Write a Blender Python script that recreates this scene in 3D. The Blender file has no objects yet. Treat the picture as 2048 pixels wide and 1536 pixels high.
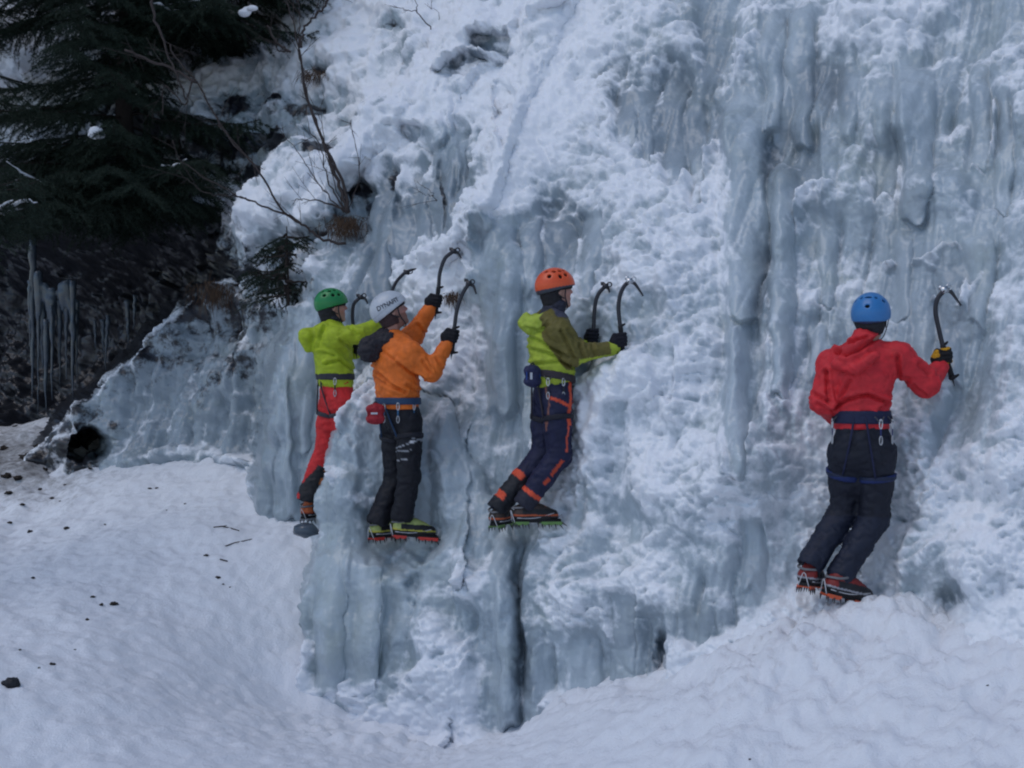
import bpy, math, random
import numpy as np
from mathutils import Vector
random.seed(7)
RNG = np.random.default_rng(11)
scene = bpy.context.scene
C = scene.collection

# ------------------------------------------------------------------ camera, sky, sun, exposure
F = 2400.0                      # focal length in photo pixels (photo 2048 wide)
CZ = 1.7
cam_d = bpy.data.cameras.new('camera'); cam = bpy.data.objects.new('camera', cam_d); C.objects.link(cam)
cam.location = (0, 0, CZ); cam.rotation_euler = (math.radians(90), 0, 0)
cam_d.sensor_width = 36; cam_d.lens = F/2048*36; cam_d.clip_start = 0.05; cam_d.clip_end = 500
scene.camera = cam
world = bpy.data.worlds.new('World'); scene.world = world; world.use_nodes = True
wn = world.node_tree.nodes; wl = world.node_tree.links
bg = wn['Background']; sky = wn.new('ShaderNodeTexSky'); sky.sky_type = 'NISHITA'; sky.sun_disc = False
SUN_EL, SUN_ROT = math.radians(60), math.radians(232)
sky.sun_elevation = SUN_EL; sky.sun_rotation = SUN_ROT; sky.air_density = 1.0; sky.dust_density = 0.6; sky.ozone_density = 1.3
wl.new(sky.outputs[0], bg.inputs[0]); bg.inputs[1].default_value = 0.15
sd = bpy.data.lights.new('sun', 'SUN'); sun = bpy.data.objects.new('sun', sd); C.objects.link(sun)
sd.energy = 0.85; sd.angle = math.radians(45); sd.color = (1.0, 0.94, 0.90)
sdir = Vector((math.sin(SUN_ROT)*math.cos(SUN_EL), math.cos(SUN_ROT)*math.cos(SUN_EL), math.sin(SUN_EL)))
sun.rotation_euler = sdir.to_track_quat('Z', 'Y').to_euler()
sun.location = (0, -5, 12)
scene.view_settings.view_transform = 'Standard'; scene.view_settings.look = 'None'
scene.view_settings.gamma = 1; scene.view_settings.exposure = -0.20
scene.render.engine = 'CYCLES'
scene.cycles.filter_width = 2.1

# ------------------------------------------------------------------ helpers
def P(px, py, d):               # photo pixel + distance -> world point
    return np.array([(px-1024)/F*d, d, CZ-(py-768)/F*d])
def nrm(v):
    v = np.asarray(v, float); return v/(np.linalg.norm(v)+1e-12)
_perm = np.random.default_rng(5).permutation(256).astype(np.int32); _perm = np.concatenate([_perm, _perm, _perm])
_g = np.random.default_rng(6).normal(size=(256, 3)).astype(np.float32); _g /= np.linalg.norm(_g, axis=1)[:, None]
def perlin(x, y, z):
    x = np.asarray(x, np.float32); y = np.asarray(y, np.float32); z = np.asarray(z, np.float32)
    xi = np.floor(x).astype(np.int32); yi = np.floor(y).astype(np.int32); zi = np.floor(z).astype(np.int32)
    xf = x-xi; yf = y-yi; zf = z-zi; xi &= 255; yi &= 255; zi &= 255
    u = xf*xf*xf*(xf*(xf*6-15)+10); v = yf*yf*yf*(yf*(yf*6-15)+10); w = zf*zf*zf*(zf*(zf*6-15)+10)
    out = 0
    for dx in (0, 1):
        wx = u if dx else 1-u
        for dy in (0, 1):
            wy = v if dy else 1-v
            for dz in (0, 1):
                wz = w if dz else 1-w
                g = _g[_perm[_perm[_perm[xi+dx]+yi+dy]+zi+dz]]
                out = out + wx*wy*wz*(g[..., 0]*(xf-dx)+g[..., 1]*(yf-dy)+g[..., 2]*(zf-dz))
    return out*1.6
def fbm(x, y, z, o=4, gain=.5):
    s = 0; a = 1; f = 1
    for i in range(o):
        s = s+a*perlin(x*f+17.3*i, y*f+5.1*i, z*f-9.7*i); a *= gain; f *= 2.03
    return s
def billow(x, y, z, o=3, gain=.5):
    s = 0; a = 1; f = 1
    for i in range(o):
        s = s+a*(1-2*np.abs(perlin(x*f+7.3*i, y*f+3.1*i, z*f-4.7*i)))**1; a *= gain; f *= 2.1
    return -s
def puff(x, y, z, o=3, gain=.5):     # rounded bulges with sharp creases between them
    s = 0; a = 1; f = 1
    for i in range(o):
        s = s+a*np.sqrt(np.abs(perlin(x*f+7.3*i, y*f+3.1*i, z*f-4.7*i))+.004); a *= gain; f *= 2.1
    return s
def sstep(a, b, x):
    t = np.clip((x-a)/(b-a), 0, 1); return t*t*(3-2*t)

def mesh_obj(name, V, Fc, mat, parent=None, smooth=True, attrs=None, col=None):
    me = bpy.data.meshes.new(name)
    V = np.asarray(V, np.float32)
    if isinstance(Fc, np.ndarray):
        n, k = Fc.shape
        me.vertices.add(len(V)); me.vertices.foreach_set('co', V.ravel())
        me.loops.add(n*k); me.loops.foreach_set('vertex_index', Fc.astype(np.int32).ravel())
        me.polygons.add(n); me.polygons.foreach_set('loop_start', np.arange(0, n*k, k, dtype=np.int32))
        me.update(calc_edges=True)
    else:
        me.from_pydata([tuple(map(float, v)) for v in V], [], [tuple(int(i) for i in f) for f in Fc])
    me.validate()
    me.polygons.foreach_set('use_smooth', np.full(len(me.polygons), smooth))
    for k, a in (attrs or {}).items():
        at = me.attributes.new(k, 'FLOAT', 'POINT'); at.data.foreach_set('value', np.asarray(a, np.float32).ravel())
    if col is not None:
        at = me.color_attributes.new('Col', 'FLOAT_COLOR', 'POINT')
        c4 = np.ones((len(V), 4), np.float32); c4[:, :3] = col; at.data.foreach_set('color', c4.ravel())
    me.materials.append(mat)
    o = bpy.data.objects.new(name, me); C.objects.link(o)
    if parent is not None:
        o.parent = parent
        if parent.type == 'EMPTY' or True:
            o.matrix_parent_inverse = parent.matrix_basis.inverted()
    return o
def tag(o, label=None, cat=None, group=None, kind=None):
    if label: o['label'] = label
    if cat: o['category'] = cat
    if group: o['group'] = group
    if kind: o['kind'] = kind
    return o
def empty(name, loc):
    o = bpy.data.objects.new(name, None); C.objects.link(o); o.location = tuple(map(float, loc)); o.empty_display_size = .1
    return o

class MB:                        # collects several shapes for ONE mesh
    def __init__(s): s.V = []; s.F = []; s.n = 0; s.c = []
    def add(s, V, Fc, col=None):
        V = np.asarray(V, float); s.V.append(V); s.F += [tuple(int(i)+s.n for i in f) for f in Fc]; s.n += len(V)
        s.c.append(np.tile(np.array(col if col is not None else (1, 1, 1), float), (len(V), 1)))
    def build(s, name, mat, parent=None, smooth=True):
        return mesh_obj(name, np.vstack(s.V), s.F, mat, parent, smooth, col=np.vstack(s.c))
    def box(s, c, ax, half, col=None, taper=1.0):
        ax = [nrm(a) for a in ax]; V = []
        for k in (-1, 1):
            t = taper if k > 0 else 1
            for j in (-1, 1):
                for i in (-1, 1):
                    V.append(np.asarray(c)+ax[0]*half[0]*i*t+ax[1]*half[1]*j*t+ax[2]*half[2]*k)
        s.add(V, [(0, 2, 3, 1), (4, 5, 7, 6), (0, 1, 5, 4), (2, 6, 7, 3), (0, 4, 6, 2), (1, 3, 7, 5)], col)
    def cone(s, a, b, r, r2=0.0005, n=6, col=None):
        s.tube([a, b], [r, r2], n=n, col=col)
    def tube(s, pts, rad, n=8, flat=None, fl=1.0, col=None, closed=False):
        pts = np.asarray(pts, float); m = len(pts)
        rad = np.full(m, rad) if np.isscalar(rad) else np.asarray(rad, float)
        T = np.gradient(pts, axis=0) if m > 2 else np.tile(pts[1]-pts[0], (2, 1))
        if closed: T = np.roll(pts, -1, 0)-np.roll(pts, 1, 0)
        T /= np.linalg.norm(T, axis=1)[:, None]+1e-9
        ref = nrm(flat) if flat is not None else (np.array([0, 0, 1.]) if abs(T[0][2]) < .9 else np.array([1., 0, 0]))
        V = []; 
        for i in range(m):
            a = ref-T[i]*np.dot(ref, T[i]); a = nrm(a); b = np.cross(T[i], a)
            if flat is None: ref = a
            for k in range(n):
                th = 2*math.pi*k/n
                V.append(pts[i]+rad[i]*(a*math.cos(th)*fl+b*math.sin(th)))
        Fc = []
        for i in range(m if closed else m-1):
            j = (i+1) % m
            for k in range(n):
                k2 = (k+1) % n
                Fc.append((i*n+k, i*n+k2, j*n+k2, j*n+k))
        if not closed:
            Fc.append(tuple(range(n))[::-1]); Fc.append(tuple((m-1)*n+k for k in range(n)))
        s.add(V, Fc, col)
def spline(pts, n=6):
    pts = np.asarray(pts, float); 
    if len(pts) < 3: return pts
    p = np.vstack([2*pts[0]-pts[1], pts, 2*pts[-1]-pts[-2]]); out = []
    for i in range(1, len(p)-2):
        for k in range(n):
            t = k/n; a, b, c, d = p[i-1], p[i], p[i+1], p[i+2]
            out.append(.5*(2*b+(c-a)*t+(2*a-5*b+4*c-d)*t*t+(3*b-a-3*c+d)*t**3))
    out.append(pts[-1]); return np.array(out)

# ------------------------------------------------------------------ materials
def new_mat(name):
    m = bpy.data.materials.new(name); m.use_nodes = True; nt = m.node_tree
    return m, nt.nodes, nt.links, nt.nodes['Principled BSDF']
def bump(N, L, b, scale, strength, dist=.01, detail=4, rough=.6, stretch=None, kind='NOISE'):
    tc = N.new('ShaderNodeTexCoord'); mp = N.new('ShaderNodeMapping'); L.new(tc.outputs['Object'], mp.inputs[0])
    if stretch: mp.inputs['Scale'].default_value = stretch
    n = N.new('ShaderNodeTexNoise'); n.inputs['Scale'].default_value = scale; n.inputs['Detail'].default_value = detail
    n.inputs['Roughness'].default_value = rough; L.new(mp.outputs[0], n.inputs['Vector'])
    bp = N.new('ShaderNodeBump'); bp.inputs['Strength'].default_value = strength; bp.inputs['Distance'].default_value = dist
    L.new(n.outputs[0], bp.inputs['Height']); L.new(bp.outputs[0], b.inputs['Normal'])
    return n, bp, mp
def simple(name, col, rough=.6, spec=.4, metal=0, bs=None, bst=.3, var=.15, bd=.004):
    m, N, L, b = new_mat(name)
    b.inputs['Roughness'].default_value = rough; b.inputs['Metallic'].default_value = metal
    b.inputs['Specular IOR Level'].default_value = spec
    n, bp, mp = bump(N, L, b, bs or 60, bst, bd)
    mx = N.new('ShaderNodeMix'); mx.data_type = 'RGBA'; mx.inputs['A'].default_value = (*[c*(1-var) for c in col], 1)
    mx.inputs['B'].default_value = (*[min(1, c*(1+var)) for c in col], 1)
    L.new(n.outputs[0], mx.inputs['Factor']); L.new(mx.outputs['Result'], b.inputs['Base Color'])
    return m
def colmat(name, rough=.7, spec=.3, scale=90, bst=.35, bd=.003, var=.22):
    m, N, L, b = new_mat(name)
    b.inputs['Roughness'].default_value = rough; b.inputs['Specular IOR Level'].default_value = spec
    n, bp, mp = bump(N, L, b, scale, bst, bd, 5)
    at = N.new('ShaderNodeVertexColor'); at.layer_name = 'Col'
    n2 = N.new('ShaderNodeTexNoise'); n2.inputs['Scale'].default_value = 14; n2.inputs['Detail'].default_value = 5
    mr = N.new('ShaderNodeMapRange'); mr.inputs['From Min'].default_value = .3; mr.inputs['From Max'].default_value = .7
    mr.inputs['To Min'].default_value = 1-var; mr.inputs['To Max'].default_value = 1+var*.6
    L.new(n2.outputs[0], mr.inputs[0])
    vm = N.new('ShaderNodeVectorMath'); vm.operation = 'SCALE'; L.new(at.outputs[0], vm.inputs[0]); L.new(mr.outputs[0], vm.inputs['Scale'])
    L.new(vm.outputs[0], b.inputs['Base Color'])
    return m
M_cloth = colmat('shell_fabric', .62, .35, 120, .5, .004)
M_skin = colmat('skin', .5, .35, 200, .15, .001, .08)
M_plastic = colmat('helmet_shell', .33, .5, 60, .05, .001, .06)
M_glove = colmat('glove_fabric', .75, .25, 150, .6, .004, .3)
M_boot = colmat('boot_leather', .55, .35, 140, .5, .003, .25)
M_web = colmat('webbing', .6, .3, 200, .5, .002, .2)
M_metal = simple('dark_metal', (.05, .05, .055), .35, .5, .8, 80, .1)
M_steel = simple('bright_steel', (.55, .56, .58), .3, .5, 1, 80, .1)
M_shaft = simple('axe_shaft', (.022, .022, .03), .38, .5, .2, 60, .1)
M_rubber = simple('grip_rubber', (.012, .012, .014), .7, .3, 0, 200, .4)
M_cramp = colmat('crampon_paint', .4, .5, 60, .1, .001, .2)
M_bark = simple('bark', (.035, .028, .025), .9, .2, 0, 40, .8, .4, .01)
M_twig = simple('twig_bark', (.05, .04, .038), .85, .2, 0, 60, .5, .4)
M_needle = simple('needles', (.016, .028, .018), .7, .25, 0, 30, .2, .5)
M_drygrass = simple('dry_grass', (.075, .047, .030), .85, .2, 0, 40, .3, .5)
M_debris = simple('debris', (.035, .028, .024), .9, .2, 0, 60, .6, .4)

def snow_mat(name):
    m, N, L, b = new_mat(name)
    b.inputs['Roughness'].default_value = .85; b.inputs['Specular IOR Level'].default_value = .15
    tc = N.new('ShaderNodeTexCoord')
    def noise(s, d=5, r=.6):
        n = N.new('ShaderNodeTexNoise'); n.inputs['Scale'].default_value = s; n.inputs['Detail'].default_value = d
        n.inputs['Roughness'].default_value = r; L.new(tc.outputs['Object'], n.inputs['Vector']); return n
    n1 = noise(6, 9, .7); n2 = noise(70, 4, .7)
    ad = N.new('ShaderNodeMath'); ad.operation = 'MULTIPLY_ADD'; ad.inputs[1].default_value = .35
    L.new(n2.outputs[0], ad.inputs[0]); L.new(n1.outputs[0], ad.inputs[2])
    bp = N.new('ShaderNodeBump'); bp.inputs['Strength'].default_value = .6; bp.inputs['Distance'].default_value = .04
    L.new(ad.outputs[0], bp.inputs['Height']); L.new(bp.outputs[0], b.inputs['Normal'])
    at = N.new('ShaderNodeAttribute'); at.attribute_name = 'dirt'
    nd = noise(9, 8, .75)
    th = N.new('ShaderNodeMath'); th.operation = 'SUBTRACT'; L.new(at.outputs['Fac'], th.inputs[0]); 
    inv = N.new('ShaderNodeMath'); inv.operation = 'MULTIPLY'; inv.inputs[1].default_value = 1.0
    L.new(nd.outputs[0], inv.inputs[0]); L.new(inv.outputs[0], th.inputs[1])
    mr = N.new('ShaderNodeMapRange'); mr.inputs['From Min'].default_value = -.12; mr.inputs['From Max'].default_value = .25
    mr.inputs['To Max'].default_value = .8; L.new(th.outputs[0], mr.inputs[0])
    cr = N.new('ShaderNodeMix'); cr.data_type = 'RGBA'; cr.inputs['A'].default_value = (.72, .75, .80, 1); cr.inputs['B'].default_value = (.86, .87, .9, 1)
    L.new(n1.outputs[0], cr.inputs['Factor'])
    mx = N.new('ShaderNodeMix'); mx.data_type = 'RGBA'; mx.inputs['B'].default_value = (.10, .085, .07, 1)
    L.new(mr.outputs[0], mx.inputs['Factor']); L.new(cr.outputs['Result'], mx.inputs['A']); L.new(mx.outputs['Result'], b.inputs['Base Color'])
    return m
M_snow = snow_mat('snow')

def cliff_mat():
    m, N, L, b = new_mat('ice_and_snow')
    tc = N.new('ShaderNodeTexCoord')
    def noise(s, d=5, r=.6, st=None):
        n = N.new('ShaderNodeTexNoise'); n.inputs['Scale'].default_value = s; n.inputs['Detail'].default_value = d
        n.inputs['Roughness'].default_value = r
        if st:
            mp = N.new('ShaderNodeMapping'); mp.inputs['Scale'].default_value = st
            L.new(tc.outputs['Object'], mp.inputs[0]); L.new(mp.outputs[0], n.inputs['Vector'])
        else: L.new(tc.outputs['Object'], n.inputs['Vector'])
        return n
    def att(a):
        n = N.new('ShaderNodeAttribute'); n.attribute_name = a; return n.outputs['Fac']
    def math_(op, a, b_=None, c=None):
        n = N.new('ShaderNodeMath'); n.operation = op
        for i, v in enumerate((a, b_, c)):
            if v is None: continue
            if isinstance(v, (int, float)): n.inputs[i].default_value = v
            else: L.new(v, n.inputs[i])
        return n.outputs[0]
    def rng(v, a, b_, c=0, d=1):
        n = N.new('ShaderNodeMapRange'); n.inputs[1].default_value = a; n.inputs[2].default_value = b_
        n.inputs[3].default_value = c; n.inputs[4].default_value = d; L.new(v, n.inputs[0]); return n.outputs[0]
    def mix(f, a, b_):
        n = N.new('ShaderNodeMix'); n.data_type = 'RGBA'
        L.new(f, n.inputs['Factor'])
        for k, v in (('A', a), ('B', b_)):
            if isinstance(v, tuple): n.inputs[k].default_value = (*v, 1)
            else: L.new(v, n.inputs[k])
        return n.outputs['Result']
    nf = noise(9, 6, .62); nm = noise(3.2, 6, .6); ns = noise(7, 6, .62, (1, 1, .16)); nss = noise(30, 4, .6, (1, 1, .12))
    nr = noise(5, 9, .7)
    snow = rng(math_('ADD', att('snow'), math_('MULTIPLY', math_('SUBTRACT', nf.outputs[0], .5), .9)), .34, .60)
    rock = rng(math_('ADD', att('rock'), math_('MULTIPLY', math_('SUBTRACT', nr.outputs[0], .5), 1.6)), .42, .6)
    ice = mix(rng(ns.outputs[0], .32, .68), (.25, .31, .355), (.43, .50, .55))
    ice = mix(rng(nm.outputs[0], .5, .72, 0, .6), ice, (.30, .355, .345))
    ice = mix(math_('MULTIPLY', att('stain'), rng(nr.outputs[0], .35, .6)), ice, (.36, .41, .385))
    ice = mix(rng(nf.outputs[0], .56, .7, 0, .55), ice, (.55, .61, .66))
    ice = mix(att('frost'), ice, mix(nm.outputs[0], (.36, .43, .49), (.58, .64, .69)))
    ice = mix(math_('MULTIPLY', att('dark_ice_shade'), rng(ns.outputs[0], .3, .7, .55, 1)), ice, (.085, .115, .15))
    rk = mix(nr.outputs[0], (.005, .0055, .009), (.022, .024, .031))
    snw = mix(nm.outputs[0], (.70, .74, .80), (.86, .875, .9))
    base = mix(rock, ice, rk); base = mix(snow, base, snw)
    L.new(base, b.inputs['Base Color'])
    L.new(rng(snow, 0, 1, .3, .85), b.inputs['Roughness']); L.new(rng(snow, 0, 1, .55, .12), b.inputs['Specular IOR Level'])
    hi = math_('MULTIPLY', math_('ADD', math_('MULTIPLY', ns.outputs[0], .7), math_('MULTIPLY', nss.outputs[0], .10)), math_('SUBTRACT', 1.0, snow))
    hs = math_('MULTIPLY', math_('ADD', nf.outputs[0], math_('MULTIPLY', snow, .35)), .8)
    bp = N.new('ShaderNodeBump'); bp.inputs['Strength'].default_value = .35; bp.inputs['Distance'].default_value = .04
    L.new(math_('ADD', hi, hs), bp.inputs['Height']); L.new(bp.outputs[0], b.inputs['Normal'])
    return m
M_cliff = cliff_mat()
def ice_mat():
    m, N, L, b = new_mat('clear_ice')
    b.inputs['Base Color'].default_value = (.06, .08, .105, 1); b.inputs['Roughness'].default_value = .2
    bump(N, L, b, 12, .5, .02, stretch=(1, 1, .3))
    return m
M_ice = ice_mat()

# ------------------------------------------------------------------ the cliff (ice, snow and rock)
STEP = 3.0
gx = np.arange(-280, 2340, STEP); gy = np.arange(-300, 1600, STEP)
PX, PY = np.meshgrid(gx, gy)                     # rows = py
SM = """
88766667 78888898 89877635 34778744
88766666 77886895 88766625 44667534
88755676 67887958 98755326 23543245
77644556 55679988 98752324 21333236
66533455 77898536 98674224 32343354
22222235 88896527 87576353 23334243
11112347 88765228 74577761 45452145
11111236 66532473 34466672 44542344
01112345 67435582 32456653 54432344
00011234 46325752 33355654 55432354
00001223 32223672 22334564 45433334
00012222 22344572 32346754 44333435
11112222 12565562 23667643 64545645
32112222 12252222 24766654 36556436
54222334 12211222 26757565 76666556
77777777 12132223 37647675 57667657
77777777 24122222 36734666 46676766
77777777 53112233 37456564 56675677
77777777 51002573 36566453 55785366
77777777 71002532 35454346 88996478
77777777 79002562 24333888 89999988
88888888 88245882 24345888 99999999
88888888 88888883 28888888 99999999
88888888 88888888 88888888 99999999
"""
RM = """
11366666 30000000 00000000 00000000
11366665 30002000 00000000 00000000
11366431 21000010 00000000 00000000
22466555 45100001 00000000 00000000
33577764 10000000 00000000 00000000
88888875 00001000 00000000 00000000
99999873 00323100 00000000 00000000
99999874 45331100 00000000 00000000
99999986 52101000 00000000 00000000
99999766 51000000 00000000 00000000
99999445 30000000 00000000 00000000
99974335 20000000 00000000 00000000
99632243 20000000 00000000 00000000
79532223 20000000 00000000 00000000
69631112 10000000 00000000 00000000
"""
def grid_map(txt):
    rows = [list(map(int, r.replace(' ', ''))) for r in txt.strip().split('\n')]
    while len(rows) < 24: rows.append([0]*32)
    return np.array(rows, float)/9
def sample(mp, px, py):
    u = np.clip(px/64-.5, 0, 30.999); v = np.clip(py/64-.5, 0, 22.999)
    i = u.astype(int); j = v.astype(int); a = u-i; b = v-j
    a = a*a*(3-2*a); b = b*b*(3-2*b)
    return (mp[j, i]*(1-a)+mp[j, i+1]*a)*(1-b)+(mp[j+1, i]*(1-a)+mp[j+1, i+1]*a)*b
def tps(pts, vals, smooth=1e-3):
    pts = np.asarray(pts, float); n = len(pts); sc = np.abs(pts).max(); Q = pts/sc
    r = np.linalg.norm(Q[:, None]-Q[None], axis=2); K = np.where(r > 0, r*r*np.log(r+1e-12), 0)+np.eye(n)*smooth
    A = np.zeros((n+3, n+3)); A[:n, :n] = K; A[:n, n] = 1; A[:n, n+1:] = Q; A[n, :n] = 1; A[n+1:, :n] = Q.T
    w = np.linalg.solve(A, np.concatenate([vals, [0, 0, 0]]))
    def f(x, y):
        x = x/sc; y = y/sc; out = w[n]+w[n+1]*x+w[n+2]*y
        for k in range(n):
            r2 = (x-Q[k, 0])**2+(y-Q[k, 1])**2; out = out+w[k]*.5*r2*np.log(r2+1e-12)
        return out
    return f
def sdpoly(px, py, poly):        # signed distance in px, >0 outside
    poly = np.asarray(poly, float); n = len(poly)
    d = np.full(px.shape, 1e9); inside = np.zeros(px.shape, bool)
    for i in range(n):
        a = poly[i]; b = poly[(i+1) % n]; e = b-a
        wx = px-a[0]; wy = py-a[1]; t = np.clip((wx*e[0]+wy*e[1])/(e@e), 0, 1)
        d = np.minimum(d, (wx-e[0]*t)**2+(wy-e[1]*t)**2)
        c = ((a[1] > py) != (b[1] > py)) & (px < (b[0]-a[0])*(py-a[1])/(b[1]-a[1]+1e-9)+a[0]); inside ^= c
    return np.where(inside, -1, 1)*np.sqrt(d)
# warped copies of the layout coordinates, so that no edge runs straight
Wx = PX+14*fbm(PX/70, PY/110, 0*PX, 4)+4*fbm(PX/14, PY/18, 0*PX+3, 2); Wl = PX+12*fbm(PX/110, PY/150, 0*PX, 2); Wy = PY+16*fbm(PX/80+9, PY/80, 0*PX+5, 4)
def dp(*p):
    a = np.array(p, float); return tps(a[:, :2], a[:, 2])
main = dp((-300, -300, 16), (-300, 800, 15), (0, 0, 15.5), (0, 500, 16), (0, 850, 15.2), (300, 0, 14.8), (300, 420, 13.3), (60, 400, 13.8), (300, 600, 15.0), (150, 700, 16),
          (480, 300, 12.8), (550, 0, 13.6), (560, 200, 12.9), (700, 0, 12.8), (650, 150, 12.4), (300, 920, 13.5), (500, 700, 13), (800, 100, 12.0),
          (880, 0, 12.2))
ridge = dp((517, 330, 11.5), (560, 560, 10.9), (700, 260, 11.0), (800, 150, 11.3), (900, 50, 11.5), (1000, -100, 11.8), (760, 380, 10.3), (640, 560, 10.2),
           (860, 300, 10.0), (940, 300, 9.8), (980, 120, 10.5), (860, 600, 9.35), (760, 600, 9.5), (700, 700, 9.6), (850, 760, 9.1), (930, 500, 9.1), (800, 900, 9.0), (1150, -260, 11.6))
slab = dp((60, 880, 12.6), (200, 780, 12.2), (400, 600, 12.0), (560, 540, 11.4), (200, 930, 11.9), (400, 900, 11.3), (520, 940, 10.9), (600, 640, 11.0))
col1 = dp((505, 1050, 9.9), (590, 640, 10.0), (700, 500, 10.0), (640, 1050, 9.6), (720, 760, 9.7), (560, 850, 9.8))
wallf = dp((950, 450, 8.85), (1000, 300, 9.3), (1050, 120, 10.0), (1100, 0, 10.4), (950, 800, 8.55), (1000, 700, 8.45), (1060, 700, 8.45), (1060, 900, 8.35),
           (1100, 400, 8.9), (1290, 600, 7.95), (1200, 650, 8.1), (1200, 930, 7.85), (1100, 1060, 8.02), (1300, 0, 9.8), (1300, 300, 8.8), (1300, 1000, 7.55),
           (1300, 1380, 7.28), (1150, 1400, 7.6), (1060, 1460, 7.8), (1500, 0, 9.3), (1500, 500, 8.05), (1500, 1000, 7.2), (1560, 1200, 6.95),
           (1800, 0, 8.5), (1800, 500, 7.5), (1800, 800, 7.05), (1680, 1190, 6.98), (1660, 1100, 7.08), (1800, 1230, 6.6), (1750, 1000, 6.95), (1920, 620, 6.98), (2048, 0, 7.9), (2048, 700, 6.6),
           (2048, 1290, 6.05), (2350, 700, 5.7), (2350, 1500, 5.3), (2300, -300, 7.9), (1700, -300, 9.3), (1200, -300, 11), (1700, 1500, 6.2), (1300, 1550, 6.9), (1000, 1550, 7.6))
pil2 = dp((610, 1400, 8.42), (640, 1060, 8.5), (660, 900, 8.62), (740, 780, 8.75), (700, 1250, 8.25), (860, 1080, 8.2), (860, 850, 8.55), (950, 900, 8.45),
          (900, 1400, 8.02), (1050, 1450, 7.85), (1000, 1150, 8.02), (800, 1430, 8.15), (760, 1080, 8.38))
L_slab = [(60, 905), (130, 840), (250, 730), (330, 650), (400, 580), (440, 555), (500, 480), (640, 470), (640, 1100), (480, 1100), (300, 1000), (100, 1000), (40, 930)]
L_ridge = [(478, 420), (517, 318), (600, 260), (659, 300), (700, 240), (750, 203), (805, 146), (859, 95), (923, 17), (980, -100), (1080, -320), (1500, -320), (1300, 600), (1000, 1200), (700, 1200), (590, 640), (520, 560), (440, 560)]
L_col1 = [(505, 1100), (512, 930), (538, 720), (585, 622), (640, 520), (740, 480), (800, 800), (800, 1100)]
L_wall = [(955, 440), (1000, 290), (1045, 130), (1085, 0), (1200, -320), (2400, -320), (2400, 1650), (900, 1650), (945, 900), (952, 700)]
L_pil2 = [(604, 1650), (606, 1190), (636, 1080), (630, 1000), (650, 925), (674, 862), (748, 768), (800, 790), (900, 800), (1040, 1100), (1050, 1650)]
def layer(D, poly, fn, steep, rim=12, bev=.25, over=False):
    s = sdpoly(Wx, Wy, poly); d = fn(PX, PY)
    edge = np.clip(-s/rim, 0, 1); d = d+bev*(1-np.sqrt(1-(1-edge)**2))*(s < 0)+(s >= 0)*(bev+steep*s)
    return np.where(s < 0, d, np.minimum(D, d)) if over else np.minimum(D, d)
D = main(PX, PY)
D = layer(D, L_slab, slab, .12, 40, .4)
D = layer(D, L_ridge, ridge, .04, 60, .5)
D = layer(D, L_col1, col1, .10, 30, .3)
D = layer(D, L_wall, wallf, .02, 60, .05, True)
D = layer(D, L_pil2, pil2, .05, 26, .10)
def interp_line(line, y):
    l = np.array(line, float); return np.interp(y, l[:, 1], l[:, 0])
def step_edge(line, amp, decay, w=5, taper=80):      # ground right of the line stands forward by amp
    global D
    x = interp_line(line, Wy); y0, y1 = line[0][1], line[-1][1]
    t = sstep(y0-taper*.3, y0+taper, PY)*(1-sstep(y1-taper, y1+taper*.3, PY))
    s = Wl-x; D = D-amp*t*sstep(-w, w*1.6, s)*np.exp(-np.clip(s, 0, None)/decay)
def groove(line, w, depth, taper=40):
    global D
    x = interp_line(line, Wy); y0, y1 = line[0][1], line[-1][1]
    t = sstep(y0-taper, y0+taper, PY)*(1-sstep(y1-taper, y1+taper, PY)); D = D+depth*t*np.exp(-((Wx-x)/w)**2)
step_edge([(1446, 170), (1442, 400), (1452, 640), (1440, 1000)], .26, 170, 9)
step_edge([(1545, 330), (1535, 500), (1520, 640), (1522, 900)], .16, 90, 9)
step_edge([(1480, 20), (1475, 180)], .25, 80)
step_edge([(1630, 200), (1640, 420)], .18, 70)
step_edge([(1795, 120), (1800, 430)], .22, 90)
step_edge([(1062, 1100), (1052, 1250), (1060, 1480)], .12, 160, 8)
step_edge([(985, 1120), (990, 1300), (1000, 1470)], .15, 60)
step_edge([(640, 930), (640, 1060)], .0, 60)
step_edge([(1050, 800), (1048, 960)], .15, 60)
step_edge([(905, 250), (880, 420)], .2, 50)
step_edge([(575, 700), (570, 1040)], .16, 60)
step_edge([(780, 1150), (760, 1400)], -.12, 60)
groove([(1046, 1270), (1050, 1350), (1046, 1470)], 7, .05)
groove([(1322, 1270), (1330, 1390)], 9, .16, 20)
groove([(740, 640), (735, 770)], 20, .15)
groove([(812, 400), (808, 450)], 9, .12, 15)
groove([(882, 320), (884, 470)], 6, .12, 20)
groove([(1535, 270), (1540, 340)], 12, .1, 20)
groove([(1870, 560), (1895, 690)], 30, .1)
groove([(1350, 640), (1560, 760)], 1, 0)
groove([(1895, 1180), (1915, 1270)], 26, .12, 30)
groove([(1120, 520), (1128, 640)], 40, .12)
def bulge(cx, cy, rx, ry, amp):
    global D
    q = ((Wx-cx)/rx)**2+((Wy-cy)/ry)**2; D = D-amp*np.clip(1-q*.6, 0, 1)**1.6
def pit(cx, cy, rx, ry, amp):
    global D
    q = ((Wx-cx)/rx)**2+((Wy-cy)/ry)**2; D = D+amp*sstep(1.7, .4, q)
pit(172, 885, 30, 24, 1.1); pit(200, 905, 26, 22, .9); pit(150, 905, 16, 14, .6)
pit(992, 92, 34, 20, .25); pit(945, 140, 34, 16, .2); pit(905, 158, 18, 10, .15)
pit(832, 270, 26, 16, .12); pit(1015, 240, 14, 60, .25)
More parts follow.
